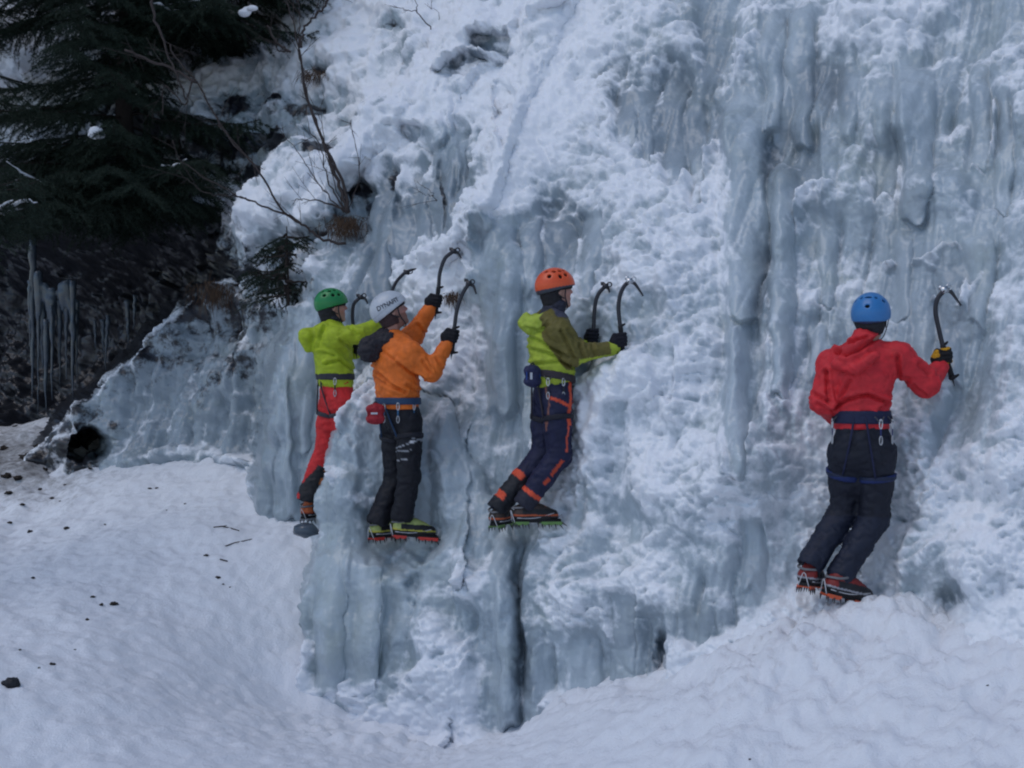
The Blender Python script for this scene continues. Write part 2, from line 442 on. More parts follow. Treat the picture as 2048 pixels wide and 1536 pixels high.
pit(1120, 450, 30, 50, .08); pit(1230, 180, 70, 60, .10); pit(1350, 220, 60, 90, .15)
for (cx, cy, rx, ry, a) in [(700, 330, 60, 50, .35), (770, 210, 60, 50, .3), (860, 110, 55, 45, .3), (930, 50, 60, 50, .3), (650, 430, 50, 50, .25), (900, 470, 50, 70, .12),
                            (1760, 220, 90, 60, .18), (1700, 60, 110, 70, .15), (1560, 430, 50, 90, .12), (1680, 350, 60, 90, .15), (1900, 380, 60, 60, .12), (1490, 950, 90, 90, .15),
                            (1250, 480, 90, 80, .15), (1330, 560, 80, 70, .12), (1280, 740, 90, 60, .18), (1250, 830, 110, 90, .12), (1400, 700, 80, 60, .12), (1370, 1000, 100, 90, .12),
                            (1150, 1170, 50, 80, .15), (980, 1190, 40, 60, .12), (880, 1330, 60, 110, .15), (830, 1250, 30, 60, .1), (700, 1000, 50, 60, .1), (690, 880, 40, 70, .08),
                            (1850, 960, 60, 90, .12), (1980, 900, 80, 90, .15), (1950, 1130, 90, 80, .15), (1830, 1130, 70, 60, .12), (1420, 1180, 80, 70, .12), (1240, 1200, 90, 70, .1)]:
    bulge(cx, cy, rx, ry, a)
def clear(cx, cy, rx, ry, target):      # room between a climber and the ice
    global D
    q = ((PX-cx)/rx)**2+((PY-cy)/ry)**2; q = q*(1+.5*fbm(PX/60, PY/60, 0*PX+2, 3)); m = sstep(4.0, .5, q); D = D+m*np.log1p(np.exp((target-D)*14))/14
clear(800, 900, 45, 140, 8.55); clear(825, 1050, 50, 40, 8.40); clear(762, 1058, 40, 36, 8.42)
clear(1085, 860, 45, 130, 8.1); clear(1075, 1025, 50, 38, 7.98); clear(1000, 1035, 36, 36, 8.1)
clear(1262, 590, 40, 50, 7.98); clear(1715, 950, 60, 170, 6.95); clear(1690, 1165, 70, 40, 6.85); clear(1630, 1130, 45, 50, 6.92)
COLM = np.zeros_like(D)
def column(cx, w, y0, y1, amp, lean=0):   # one rounded frozen column or hanging curtain fold
    global D, COLM
    t = np.clip((Wy-y0)/(y1-y0), 0, 1); ww = w*(1.05-.35*t)*(1+.12*np.sin(Wy/37+cx)); q = (Wl+6*perlin(PX*0+cx, PY/45, PX*0)-cx-lean*t)/ww
    e = sstep(y0-12, y0+26, Wy)*(1-sstep(y1-6, y1+8, Wy+8*np.sin(PX/7.)))
    D = D-.72*amp*e*np.clip(1-q*q, 0, 1)**.62; COLM = np.maximum(COLM, e*sstep(1.05, .8, np.abs(q)))
for c_ in [(1490, 44, 185, 640, .20), (1475, 30, 640, 960, .18), (1562, 30, 330, 800, .16), (1830, 42, 130, 440, .20), (1770, 26, 190, 400, .12), (1600, 30, 20, 290, .15), (1545, 24, 40, 250, .16), (1700, 24, 110, 270, .12),
           (1898, 30, 545, 770, .13), (1655, 22, 450, 620, .12), (998, 44, 440, 820, .18), (1118, 36, 440, 650, .12), (1182, 24, 420, 590, .10), (1060, 22, 430, 600, .09), (892, 32, 250, 480, .20), (848, 22, 330, 470, .14), (925, 20, 260, 420, .14),
           (770, 28, 395, 600, .14), (812, 20, 420, 520, .10), (1018, 34, 1080, 1450, .12), (662, 46, 1090, 1395, .14), (738, 36, 1100, 1385, .12), (800, 22, 1120, 1300, .08), (1250, 34, 1190, 1340, .08), (1290, 20, 200, 330, .10), (1350, 26, 160, 380, .12),
           (1395, 20, 200, 420, .10), (1250, 22, 190, 300, .10), (1960, 26, 120, 330, .10), (2010, 22, 200, 420, .10), (1730, 30, 620, 820, .10), (1640, 26, 640, 760, .08), (560, 30, 660, 1030, .14), (610, 24, 650, 900, .10), (530, 18, 760, 1020, .08),
           (1850, 26, 640, 800, .09), (1955, 30, 470, 640, .09), (1800, 24, 470, 640, .10), (1330, 30, 700, 800, .06), (1510, 26, 1040, 1180, .08), (1400, 24, 1220, 1290, .06), (1170, 30, 1280, 1390, .08)]: column(*c_)
def ridge_line(pts, w, amp):
    global D
    d = np.full(PX.shape, 1e9)
    for a, b in zip(pts[:-1], pts[1:]):
        a = np.array(a, float); e = np.array(b, float)-a; wx = Wx-a[0]; wy = Wy-a[1]; t = np.clip((wx*e[0]+wy*e[1])/(e@e), 0, 1)
        d = np.minimum(d, np.hypot(wx-e[0]*t, wy-e[1]*t))
    D = D-amp*np.clip(1-(d/w)**2, 0, 1)
ridge_line([(960, -40), (923, 30), (830, 150), (740, 260), (650, 360), (600, 420)], 75, .42)
ridge_line([(1090, -20), (1030, 40), (960, 110), (890, 200), (860, 250)], 50, .35)
ridge_line([(470, 500), (540, 400), (620, 310)], 50, .3)
ridge_line([(1150, -50), (1060, 140), (1000, 330), (950, 440), (890, 520)], 40, .22)
X0 = (PX-1024)/F*D; Y0 = D; Z0 = CZ-(PY-768)/F*D
SNOW = sample(grid_map(SM), Wx, Wy); ROCK = sample(grid_map(RM), Wx, Wy)
nA = np.array([-.42, -.86, .28]); nA /= np.linalg.norm(nA)
for (cx, cy, rx, ry, a) in [(478, 215, 34, 26, .9), (560, 205, 34, 14, .8), (525, 280, 60, 22, .9), (470, 300, 40, 40, .9), (640, 296, 38, 18, .9), (655, 150, 26, 12, .8), (795, 68, 34, 9, .5), (738, 200, 20, 18, .3), (700, 245, 24, 10, .6), (830, 258, 26, 14, .3),
                            (512, 350, 24, 30, .9), (560, 500, 26, 40, .8), (580, 570, 40, 30, .8), (640, 590, 16, 40, .5), (720, 400, 34, 26, .9), (745, 440, 14, 40, .6), (800, 372, 16, 40, .6), (880, 400, 8, 60, .6), (640, 470, 30, 18, .6), (700, 445, 26, 20, .7),
                            (420, 600, 40, 60, .7), (440, 520, 60, 40, .6), (360, 520, 60, 60, .8), (920, 60, 10, 20, .3), (620, 215, 26, 10, .7), (590, 420, 20, 10, .4), (960, 120, 14, 30, .3)]:
    w_ = a*np.exp(-((Wx-cx)/rx)**2-((Wy-cy)/ry)**2)*1.15; ROCK = np.maximum(ROCK, w_); SNOW = SNOW-.75*w_
hol = sstep(12.9, 13.6, D)*sstep(440, 540, PY); ROCK = ROCK+.9*hol; SNOW = SNOW-.8*hol  # shade of the hollow put into the colour: more near-black rock, less snow
sA = X0*.8-Y0*.6                                  # along-wall coordinate
def rim(pts, w, amt):
    global SNOW
    d = np.full(PX.shape, 1e9)
    for a, b in zip(pts[:-1], pts[1:]):
        a = np.array(a, float); e = np.array(b, float)-a; wx = Wx-a[0]; wy = Wy-a[1]; t = np.clip((wx*e[0]+wy*e[1])/(e@e), 0, 1)
        d = np.minimum(d, np.hypot(wx-e[0]*t, wy-e[1]*t))
    SNOW = SNOW+amt*np.exp(-(d/w)**2)
rim([(90, 868), (130, 838), (250, 732), (330, 655), (400, 590), (440, 560)], 24, .42)
rim([(330, 860), (360, 800), (420, 720)], 9, .2)
rim([(560, 600), (600, 560), (640, 540)], 14, .5); rim([(690, 850), (720, 800), (750, 770)], 9, .5); rim([(690, 1000), (740, 1010), (780, 1012)], 16, .22); rim([(660, 940), (668, 985)], 7, .4)
rim([(860, 560), (900, 500), (940, 440), (975, 370), (1010, 290)], 16, .35); rim([(1446, 190), (1470, 165), (1490, 100)], 12, .4); rim([(1560, 470), (1600, 410), (1640, 380)], 20, .3)
rim([(1100, 900), (1150, 860), (1200, 800), (1300, 740), (1380, 700)], 40, .25); rim([(620, 1390), (700, 1380), (760, 1360)], 16, .5)
rim([(300, 912), (400, 905), (500, 932)], 14, .3); rim([(1380, 370), (1420, 320), (1440, 290)], 14, .3); rim([(1780, 540), (1860, 530), (1920, 500)], 9, .4); rim([(1860, 610), (1925, 606), (1960, 540)], 7, .35)
rim([(500, 300), (540, 270), (600, 240), (640, 230)], 20, -.3)
SNOW = SNOW-.07*sstep(1350, 1600, Wx)*sstep(1150, 900, Wy)
SN2 = SNOW-.06+.30*fbm(X0/.7+9, Y0/.7, Z0/.9, 3)
SNOW = SNOW-.28*COLM; SN2 = SN2-.28*COLM; icy = 1-sstep(.28, .62, SN2)
flute = puff(sA/.34, X0*.0+3, Z0/3.2, 1)*2-1+.45*(puff(sA/.13, X0*0+5, Z0/1.6, 2)-1)
flute2 = np.abs(fbm(sA/.11, X0*.0+8, Z0/.9, 3))
lump = puff(X0/.50, Y0/.50, Z0/.62, 2, .5); lump2 = puff(X0/.19+4, Y0/.19, Z0/.22, 4, .58)
lump2 = lump2*.8; mid = fbm(X0/.9, Y0/.9, Z0/.7, 3)
far = sstep(9.5, 12, D)
pmask = sstep(30, -30, sdpoly(Wx, Wy, [(600, 1400), (610, 1080), (650, 900), (720, 800), (960, 860), (1000, 1050), (860, 1200), (760, 1400)]))
disp = .09*mid+icy*(1-.55*pmask)*(1-.6*COLM)*(.11*flute-.012*flute2)+(1-.7*COLM)*(1-icy*.55)*(.075*lump+(.060-.034*sstep(.72, .95, SNOW)*sstep(1300, 1100, Wx))*lump2)+far*.15*fbm(X0/.6, Y0/.6, Z0/.6, 4)
rockz = sstep(.35, .7, ROCK); disp = disp+rockz*.16*fbm(X0/.5, Y0/.5, Z0/.8, 5, .55)
gz = np.gradient(disp-(D-8)*.0, axis=0)/STEP/ (D/F)    # metres out per metre downwards
up = np.clip(gz, -1.2, 1.2)
for _ in range(1): up = (up+np.roll(up, 1, 0)+np.roll(up, -1, 0)+np.roll(up, 1, 1)+np.roll(up, -1, 1))/5
sv = .45+(SNOW-.45)*.95+.24*fbm(X0/.45, Y0/.45, Z0/.4, 3)+.15*fbm(X0/.12, Y0/.12, Z0/.1, 3)+.20*up
sv = sv*.9
gD = np.hypot(np.gradient(D, axis=0), np.gradient(D, axis=1))/STEP
soft = 1/(1+(gD/(5*D/F))**2); disp = disp*(.25+.75*soft)+.05*(1-soft)*mid
thick = sstep(.42, .75, sv)*(.2+.8*soft)
disp2 = disp+.05*thick*(1+.5*fbm(X0/.1, Y0/.1, Z0/.1, 3))+soft*.012*fbm(X0/.05, Y0/.05, Z0/.05, 3)*(.4+.6*thick)
X1 = X0+nA[0]*disp2; Y1 = Y0+nA[1]*disp2; Z1 = Z0+nA[2]*disp2
# surface stain (seep) areas
stain = np.zeros_like(D)
for (cx, cy, rx, ry, a) in [(1720, 330, 70, 110, .9), (1690, 560, 60, 70, .5), (1400, 330, 30, 60, .5), (1570, 330, 60, 50, .5), (670, 1230, 120, 190, .75), (1400, 860, 50, 40, .5), (1680, 640, 40, 60, .5), (840, 1100, 60, 60, .3)]:
    stain = np.maximum(stain, a*np.exp(-((Wx-cx)/rx)**2-((Wy-cy)/ry)**2))
frost = np.clip(.10+.15*pmask+.10*COLM+.20*sstep(1050, 1300, Wx)+.3*(SNOW-.4)+.30*fbm(X0/.35, Y0/.35, Z0/.9, 3), 0, .6)
dark_ice_shade = np.zeros_like(D)  # dark ice tint; over the slab it also paints in the trees' shade
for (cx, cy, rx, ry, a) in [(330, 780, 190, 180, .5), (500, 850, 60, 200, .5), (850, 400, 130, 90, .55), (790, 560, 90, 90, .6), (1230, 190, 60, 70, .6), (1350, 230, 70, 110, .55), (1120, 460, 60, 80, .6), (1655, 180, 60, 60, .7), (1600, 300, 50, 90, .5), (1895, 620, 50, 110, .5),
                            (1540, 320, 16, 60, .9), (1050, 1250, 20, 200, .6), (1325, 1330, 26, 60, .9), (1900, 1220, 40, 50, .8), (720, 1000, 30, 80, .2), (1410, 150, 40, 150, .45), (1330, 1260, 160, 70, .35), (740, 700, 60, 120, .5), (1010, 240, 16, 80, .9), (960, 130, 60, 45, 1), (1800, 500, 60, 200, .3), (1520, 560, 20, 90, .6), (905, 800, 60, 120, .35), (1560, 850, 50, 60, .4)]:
    dark_ice_shade = np.maximum(dark_ice_shade, a*np.exp(-((Wx-cx)/rx)**4-((Wy-cy)/ry)**4))
ny, nx = PX.shape
idx = np.arange(nx*ny).reshape(ny, nx)
quads = np.stack([idx[:-1, :-1], idx[1:, :-1], idx[1:, 1:], idx[:-1, 1:]], -1).reshape(-1, 4)
cliff = mesh_obj('ice_cliff', np.stack([X1, Y1, Z1], -1).reshape(-1, 3), quads, M_cliff, attrs={'snow': sv, 'rock': ROCK*.95, 'stain': stain, 'frost': frost, 'dark_ice_shade': dark_ice_shade})
tag(cliff, 'steep frozen waterfall wall of blue grey ice columns, lumpy snow and dark rock', 'cliff', kind='structure')
def wall_at(px, py):             # real position of the finished wall near a layout pixel
    j = int(round((py-gy[0])/STEP)); i = int(round((px-gx[0])/STEP))
    return np.array([X1[j, i], Y1[j, i], Z1[j, i]])

# ------------------------------------------------------------------ snow ground
gp = [(0, 1536, 6.0), (0, 1370, 6.6), (0, 1200, 8.2), (0, 1050, 10.5), (0, 900, 13.5), (100, 880, 13.3), (180, 935, 12), (300, 925, 11.6), (400, 905, 11.3), (505, 935, 10.9), (515, 1045, 9.9),
      (590, 1045, 9.6), (615, 1085, 9.2), (600, 1200, 8.85), (604, 1300, 8.6), (610, 1390, 8.4), (400, 1300, 8.0), (300, 1150, 8.8), (690, 1408, 8.25), (750, 1415, 8.25), (850, 1445, 8.08), (990, 1468, 7.9), (1060, 1468, 7.75),
      (1130, 1412, 7.55), (1230, 1335, 7.4), (1340, 1388, 7.2), (1352, 1295, 7.15), (1450, 1290, 6.95), (1560, 1215, 6.75), (1640, 1262, 6.6), (1750, 1256, 6.5), (1860, 1262, 6.35), (2048, 1290, 6.0), (2300, 1350, 5.6),
      (1500, 1536, 5.6), (2048, 1536, 5.0), (700, 1536, 6.5), (1024, 1536, 6.25), (1400, 1400, 6.3), (1750, 1350, 5.9), (-300, 1200, 8), (-300, 950, 12), (300, 1500, 6.3)]
gw = [P(*p) for p in gp]+[np.array(v) for v in [(0, 3, -.22), (-3, 2, -.1), (3, 2, .2), (0, 0, -.1), (-5, 5, .15), (4, 4, .5), (0, -3, -.1)]]
gw = np.array(gw); hfun = tps(gw[:, :2], gw[:, 2], 2e-3)
def axis(lo, flo, fhi, hi, st, gr=1.12):
    a = list(np.arange(flo, fhi, st)); s = st; x = flo; l = []
    while x > lo: s *= gr; x -= s; l.append(x)
    s = st; x = a[-1]; r = []
    while x < hi: s *= gr; x += s; r.append(x)
    return np.array(l[::-1]+a+r)
ax = axis(-60, -6.5, 4.2, 60, .022); ay = axis(-40, 4.6, 14.5, 70, .024)
GX, GY = np.meshgrid(ax, ay)
def ground_h(x, y, detail=True):
    w = sstep(0, 4, np.maximum(np.maximum(-x-7, x-5), np.maximum(y-15, -3-y)))
    h = np.clip(hfun(np.clip(x, -8, 6), np.clip(y, -4, 17)), -.9, 2.2)*(1-w)+.2*w
    if detail:
        n0 = fbm(x/1.1, y/1.1, x*0+1, 3)
        right = sstep(.1, 1.4, x)*sstep(7.4, 6.6, y)
        edge = np.clip(sstep(-2.4, -1, x)*sstep(6.6, 7.6, y)+sstep(.5, 1.3, x)*sstep(5.7-.0*x, 6.5, y), 0, 1)
        left = sstep(-3.0, -4.5, x)
        n1 = fbm(x/.45+7, y/.45, x*0, 4, .6); h = h+.045*n0+(.018+.035*right+.035*edge)*n1+(.005+.060*edge+.012*right)*np.clip(puff(x/.16, y/.16, x*0+4, 3)-.7+n0, 0, 1.5)+(.009+.012*right)*fbm(x/.06, y/.06, x*0, 2)+(.010+.013*right)*fbm(x/.16+3, y/.16, x*0, 3)+.012*fbm(x/.09, y/.09, x*0+2, 3)+.012*fbm(x/.3, y/.3, x*0+2, 3)
        h = h-.9*np.exp(-((x+4.42)/.30)**2-((y-12.85)/.55)**2)
        h = h+.06*left*fbm(x/.4, y/.4, x*0, 3)
    return h
GZ = ground_h(GX, GY)
def to_px(x, y, z): return 1024+x/y*F, 768-(z-CZ)/y*F
with np.errstate(all='ignore'):
    QX, QY = to_px(GX, np.maximum(GY, .5), GZ)
dirt = .50*np.exp(-((QX+20)/230)**2-((QY-900)/90)**2)+.26*np.exp(-((QX-60)/260)**2-((QY-980)/110)**2)+.12*np.exp(-((QX-200)/300)**2-((QY-1100)/200)**2)
ny2, nx2 = GX.shape; id2 = np.arange(nx2*ny2).reshape(ny2, nx2)
q2 = np.stack([id2[:-1, :-1], id2[:-1, 1:], id2[1:, 1:], id2[1:, :-1]], -1).reshape(-1, 4)
ground = mesh_obj('snow_ground', np.stack([GX, GY, GZ], -1).reshape(-1, 3), q2, M_snow, attrs={'dirt': dirt})
tag(ground, 'trampled snow slope at the foot of the ice', 'ground', kind='structure')
def on_ground(px, py):           # where a photo pixel's sight line meets the snow
    d = np.arange(3.5, 16, .01); q = P(px, py, 1.0)-np.array([0, 0, CZ]); X_ = q[0]*d; Z_ = CZ+q[2]*d
    k = np.argmax(Z_ < ground_h(X_, d)); return P(px, py, d[k])

# ------------------------------------------------------------------ figures: signed-distance modelling
class Grid:
    def __init__(s, lo, hi, h, zlist=None):
        s.x = np.arange(lo[0], hi[0], h); s.y = np.arange(lo[1], hi[1], h)
        s.z = np.arange(lo[2], hi[2], h) if zlist is None else np.asarray(zlist)
        s.v = np.full((len(s.x), len(s.y), len(s.z)), .5, np.float32)
    def copy(s):
        g = object.__new__(Grid); g.x, g.y, g.z = s.x, s.y, s.z; g.v = s.v.copy(); return g
    def blank(s):
        g = s.copy(); g.v[:] = .5; return g
    def sub(s, lo, hi):
        a = [max(0, np.searchsorted(ax_, l)-1) for ax_, l in zip((s.x, s.y, s.z), lo)]
        b = [np.searchsorted(ax_, h_)+1 for ax_, h_ in zip((s.x, s.y, s.z), hi)]
        sl = tuple(slice(i, j) for i, j in zip(a, b))
        X, Y, Z = s.x[sl[0]][:, None, None], s.y[sl[1]][None, :, None], s.z[sl[2]][None, None, :]
        return sl, X, Y, Z
    def put(s, sl, d, k, op):
        o = s.v[sl]
        if o.size == 0: return
        if op == 'add':
            if k > 0:
                h = np.clip(.5+.5*(o-d)/k, 0, 1); s.v[sl] = o*(1-h)+d*h-k*h*(1-h)
            else: s.v[sl] = np.minimum(o, d)
        elif op == 'cut':
            if k > 0:
                h = np.clip(.5-.5*(o+d)/k, 0, 1); s.v[sl] = o*(1-h)-d*h+k*h*(1-h)
            else: s.v[sl] = np.maximum(o, -d)
    def cap(s, a, b, ra, rb=None, k=.03, flat=None, fs=1.3, op='add'):
        a = np.asarray(a, float); b = np.asarray(b, float); rb = ra if rb is None else rb; R = max(ra, rb)+k+.05
        sl, X, Y, Z = s.sub(np.minimum(a, b)-R, np.maximum(a, b)+R)
        ba = b-a; L2 = ba@ba+1e-12
        px, py, pz = X-a[0], Y-a[1], Z-a[2]
        t = np.clip((px*ba[0]+py*ba[1]+pz*ba[2])/L2, 0, 1)
        qx, qy, qz = px-ba[0]*t, py-ba[1]*t, pz-ba[2]*t
        r2 = qx*qx+qy*qy+qz*qz
        if flat is not None:
            f = nrm(flat); c = qx*f[0]+qy*f[1]+qz*f[2]; r2 = r2+(fs*fs-1)*c*c
        d = np.sqrt(r2)-(ra+(rb-ra)*t); s.put(sl, d, k, op); return s
    def ell(s, c, ax3, rad, k=.02, op='add'):
        c = np.asarray(c, float); rad = np.asarray(rad, float); R = rad.max()+k+.05
        sl, X, Y, Z = s.sub(c-R, c+R); px, py, pz = X-c[0], Y-c[1], Z-c[2]; q = 0; q2 = 0
        for a, r_ in zip(ax3, rad):
            u = px*a[0]+py*a[1]+pz*a[2]; q = q+(u/r_)**2; q2 = q2+(u/r_**2)**2
        q = np.sqrt(q); d = q*(q-1)/(np.sqrt(q2)+1e-9); s.put(sl, d.astype(np.float32), k, op); return s
    def half(s, p, n, op='cut', k=0):         # remove what lies beyond the plane (on the side n points to)
        p = np.asarray(p, float); n = nrm(n)
        d = -((s.x[:, None, None]-p[0])*n[0]+(s.y[None, :, None]-p[1])*n[1]+(s.z[None, None, :]-p[2])*n[2])
        s.v = np.maximum(s.v, -d.astype(np.float32)); return s
def nets(g):
    v = g.v; ins = v < 0; nx_, ny_, nz_ = v.shape
    cs = [(i, j, k) for i in (0, 1) for j in (0, 1) for k in (0, 1)]
    cnt = sum(ins[i:nx_-1+i, j:ny_-1+j, k:nz_-1+k].astype(np.int8) for i, j, k in cs)
    act = (cnt > 0) & (cnt < 8); I = np.argwhere(act)
    if len(I) == 0: return np.zeros((0, 3)), np.zeros((0, 4), int)
    ids = np.full(act.shape, -1, np.int64); ids[act] = np.arange(len(I))
    val = {c: v[I[:, 0]+c[0], I[:, 1]+c[1], I[:, 2]+c[2]] for c in cs}
    pos = {c: np.stack([g.x[I[:, 0]+c[0]], g.y[I[:, 1]+c[1]], g.z[I[:, 2]+c[2]]], 1) for c in cs}
    acc = np.zeros((len(I), 3)); n = np.zeros(len(I))
    for c in cs:
        for a in range(3):
            if c[a]: continue
            e = list(c); e[a] = 1; e = tuple(e)
            m = (val[c] < 0) != (val[e] < 0); t = np.where(m, val[c]/(val[c]-val[e]+1e-12*(val[c] == val[e])), 0)
            acc += np.where(m[:, None], pos[c]+(pos[e]-pos[c])*t[:, None], 0); n += m
    V = acc/n[:, None]; Q = []
    for a in range(3):
        b, c = (a+1) % 3, (a+2) % 3
        sl0 = [slice(None)]*3; sl1 = [slice(None)]*3; sl0[a] = slice(0, -1); sl1[a] = slice(1, None)
        A, B = ins[tuple(sl0)], ins[tuple(sl1)]
        E = np.argwhere(A != B); E = E[(E[:, b] > 0) & (E[:, c] > 0) & (E[:, b] < v.shape[b]-1) & (E[:, c] < v.shape[c]-1)]
        if len(E) == 0: continue
        sgn = A[E[:, 0], E[:, 1], E[:, 2]]
        def cell(db, dc):
            q = E.copy(); q[:, b] -= db; q[:, c] -= dc; return ids[q[:, 0], q[:, 1], q[:, 2]]
        q = np.stack([cell(1, 1), cell(0, 1), cell(0, 0), cell(1, 0)], 1)
        q = np.where(sgn[:, None], q, q[:, ::-1]); Q.append(q)
    return V, np.vstack(Q)
def vnormals(V, Q):
    n = np.cross(V[Q[:, 2]]-V[Q[:, 0]], V[Q[:, 3]]-V[Q[:, 1]]); N_ = np.zeros_like(V)
    for k in range(4): np.add.at(N_, Q[:, k], n)
    return N_/(np.linalg.norm(N_, axis=1)[:, None]+1e-12)
def smooth_mesh(V, Q, it=2):
    for _ in range(it):
        S = np.zeros_like(V); n = np.zeros(len(V))
        for k in range(4):
            a, b = Q[:, k], Q[:, (k+1) % 4]; np.add.at(S, a, V[b]); np.add.at(n, a, 1); np.add.at(S, b, V[a]); np.add.at(n, b, 1)
        V = V*.45+.55*S/np.maximum(n, 1)[:, None]
    return V
def emit(name, g, mat, parent, colf, wr=0.0, wscale=.07, it=1, folds=None, wdir=(1, 1, .55), creases=None):
    V, Q = nets(g); V = smooth_mesh(V, Q, it)
    if wr:
        N_ = vnormals(V, Q); sd_ = V[:, 0].mean()*10
        w = fbm(V[:, 0]/wscale*wdir[0]+sd_, V[:, 1]/wscale*wdir[1], V[:, 2]/wscale*wdir[2], 3)
        w2 = 1-2*np.abs(perlin(V[:, 0]/wscale*.7+sd_, V[:, 1]/wscale*.7, V[:, 2]/wscale*1.5+4))
        w3 = perlin(V[:, 0]/(wscale*1.3)+w*.8, V[:, 1]/(wscale*1.3)+sd_, V[:, 2]/(wscale*.9)+w*.6); dd = wr*(.7*w+.9*w2-.5-1.1*np.exp(-(w3/.10)**2))
        for (p, ax_, rr, per, amp) in (folds or []):          # ring folds bunched round an elbow, knee, waist
            q = V-np.asarray(p); r_ = np.linalg.norm(q, axis=1); u = q@nrm(ax_)+.05*perlin(V[:, 0]/.09, V[:, 1]/.09, V[:, 2]/.09)
            dd += amp*.75*np.sin(u/per*6.283)*np.exp(-(r_/rr)**2)*np.clip(.35+1.3*perlin(V[:, 0]/.07+3, V[:, 1]/.07, V[:, 2]/.12), 0, 1.2)
        for (pts, amp, D_) in (creases or []):                # sharp fabric creases, lines laid on the side that shows
            W_ = np.array([P(a, b, D_) for a, b in pts]); dm = np.full(len(V), 9.); sg = np.zeros(len(V))
            for a, b in zip(W_[:-1], W_[1:]):
                k_ = D_/V[:, 1]; X_ = V[:, 0]*k_; Z_ = CZ+(V[:, 2]-CZ)*k_; e = (b-a)[[0, 2]]; qx = X_-a[0]; qz = Z_-a[2]; t = np.clip((qx*e[0]+qz*e[1])/(e@e), 0, 1)
                dx = qx-e[0]*t; dz = qz-e[1]*t; dn = np.hypot(dx, dz); m = dn < dm; dm = np.where(m, dn, dm); sg = np.where(m, dz, sg)
            m = (N_[:, 1] < .15); dd += m*amp*(-1.3*np.exp(-(dm/.009)**2)+.9*np.exp(-((dm-.020)/.012)**2)*(sg > 0)+.35*np.exp(-((dm-.02)/.015)**2)*(sg < 0))
        V = V+N_*dd[:, None]
    col = colf(V) if callable(colf) else np.tile(np.array(colf, float), (len(V), 1))
    return mesh_obj(name, V, Q, mat, parent, True, col=col)
def lincol(r, g, b): return (np.array([r, g, b])/255.0)**2.2

def frame(f, u):
    f = nrm(f); u = np.asarray(u, float); r_ = nrm(np.cross(f, u)); u = np.cross(r_, f); return f, r_, u

SKIN = (.46, .25, .19)
def build_glove(parent, g, axis_, wrist, near, colf, side_hint, cuff=None):
    """hand closed round a shaft through g along axis_; wrist is where the forearm ends"""
    a = nrm(axis_); o = np.asarray(wrist)-g; o = o-a*(o@a)*.75; o = o-a*(o@a); o = nrm(o); s_ = nrm(np.cross(a, o))*side_hint
    lo = np.minimum(g, wrist)-.10; hi = np.maximum(g, wrist)+.10
    G = Grid(lo, hi, .0042)
    palm = g+o*.040+s_*.006
    G.cap(palm-a*.030, palm+a*.026, .026, .026, .012, flat=o, fs=1.25)
    G.cap(palm-a*.01+o*.012, np.asarray(wrist), .034, .036, .025)
    lens = (1.0, 1.08, 1.0, .85)
    for i in range(4):
        c = g+a*(.034-.0225*i); R = (.027, .032, .030, .026)[i]; L_ = lens[i]; pr = None; rr = .0125-.0008*i
        angs = [55, 105, 150, 200, 245+20*(L_-.85)]
        pts = [c+o*.036+s_*.022]+[c+(o*math.cos(math.radians(t))+s_*math.sin(math.radians(t)))*(R+(.006 if t < 140 else 0)) for t in angs]
        for p0, p1 in zip(pts[:-1], pts[1:]):
            G.cap(p0, p1, rr+.001, rr, .004)
    th = [palm-a*.012-s_*.016, palm+a*.016-s_*.034-o*.012, palm+a*.034-s_*.030-o*.040, g+a*.036-o*.030-s_*.004]
    for p0, p1, r0 in zip(th[:-1], th[1:], (.018, .0145, .0125)): G.cap(p0, p1, r0, r0-.002, .007)
    return emit('glove', G, M_glove, parent, colf, .0012, .03, 1)

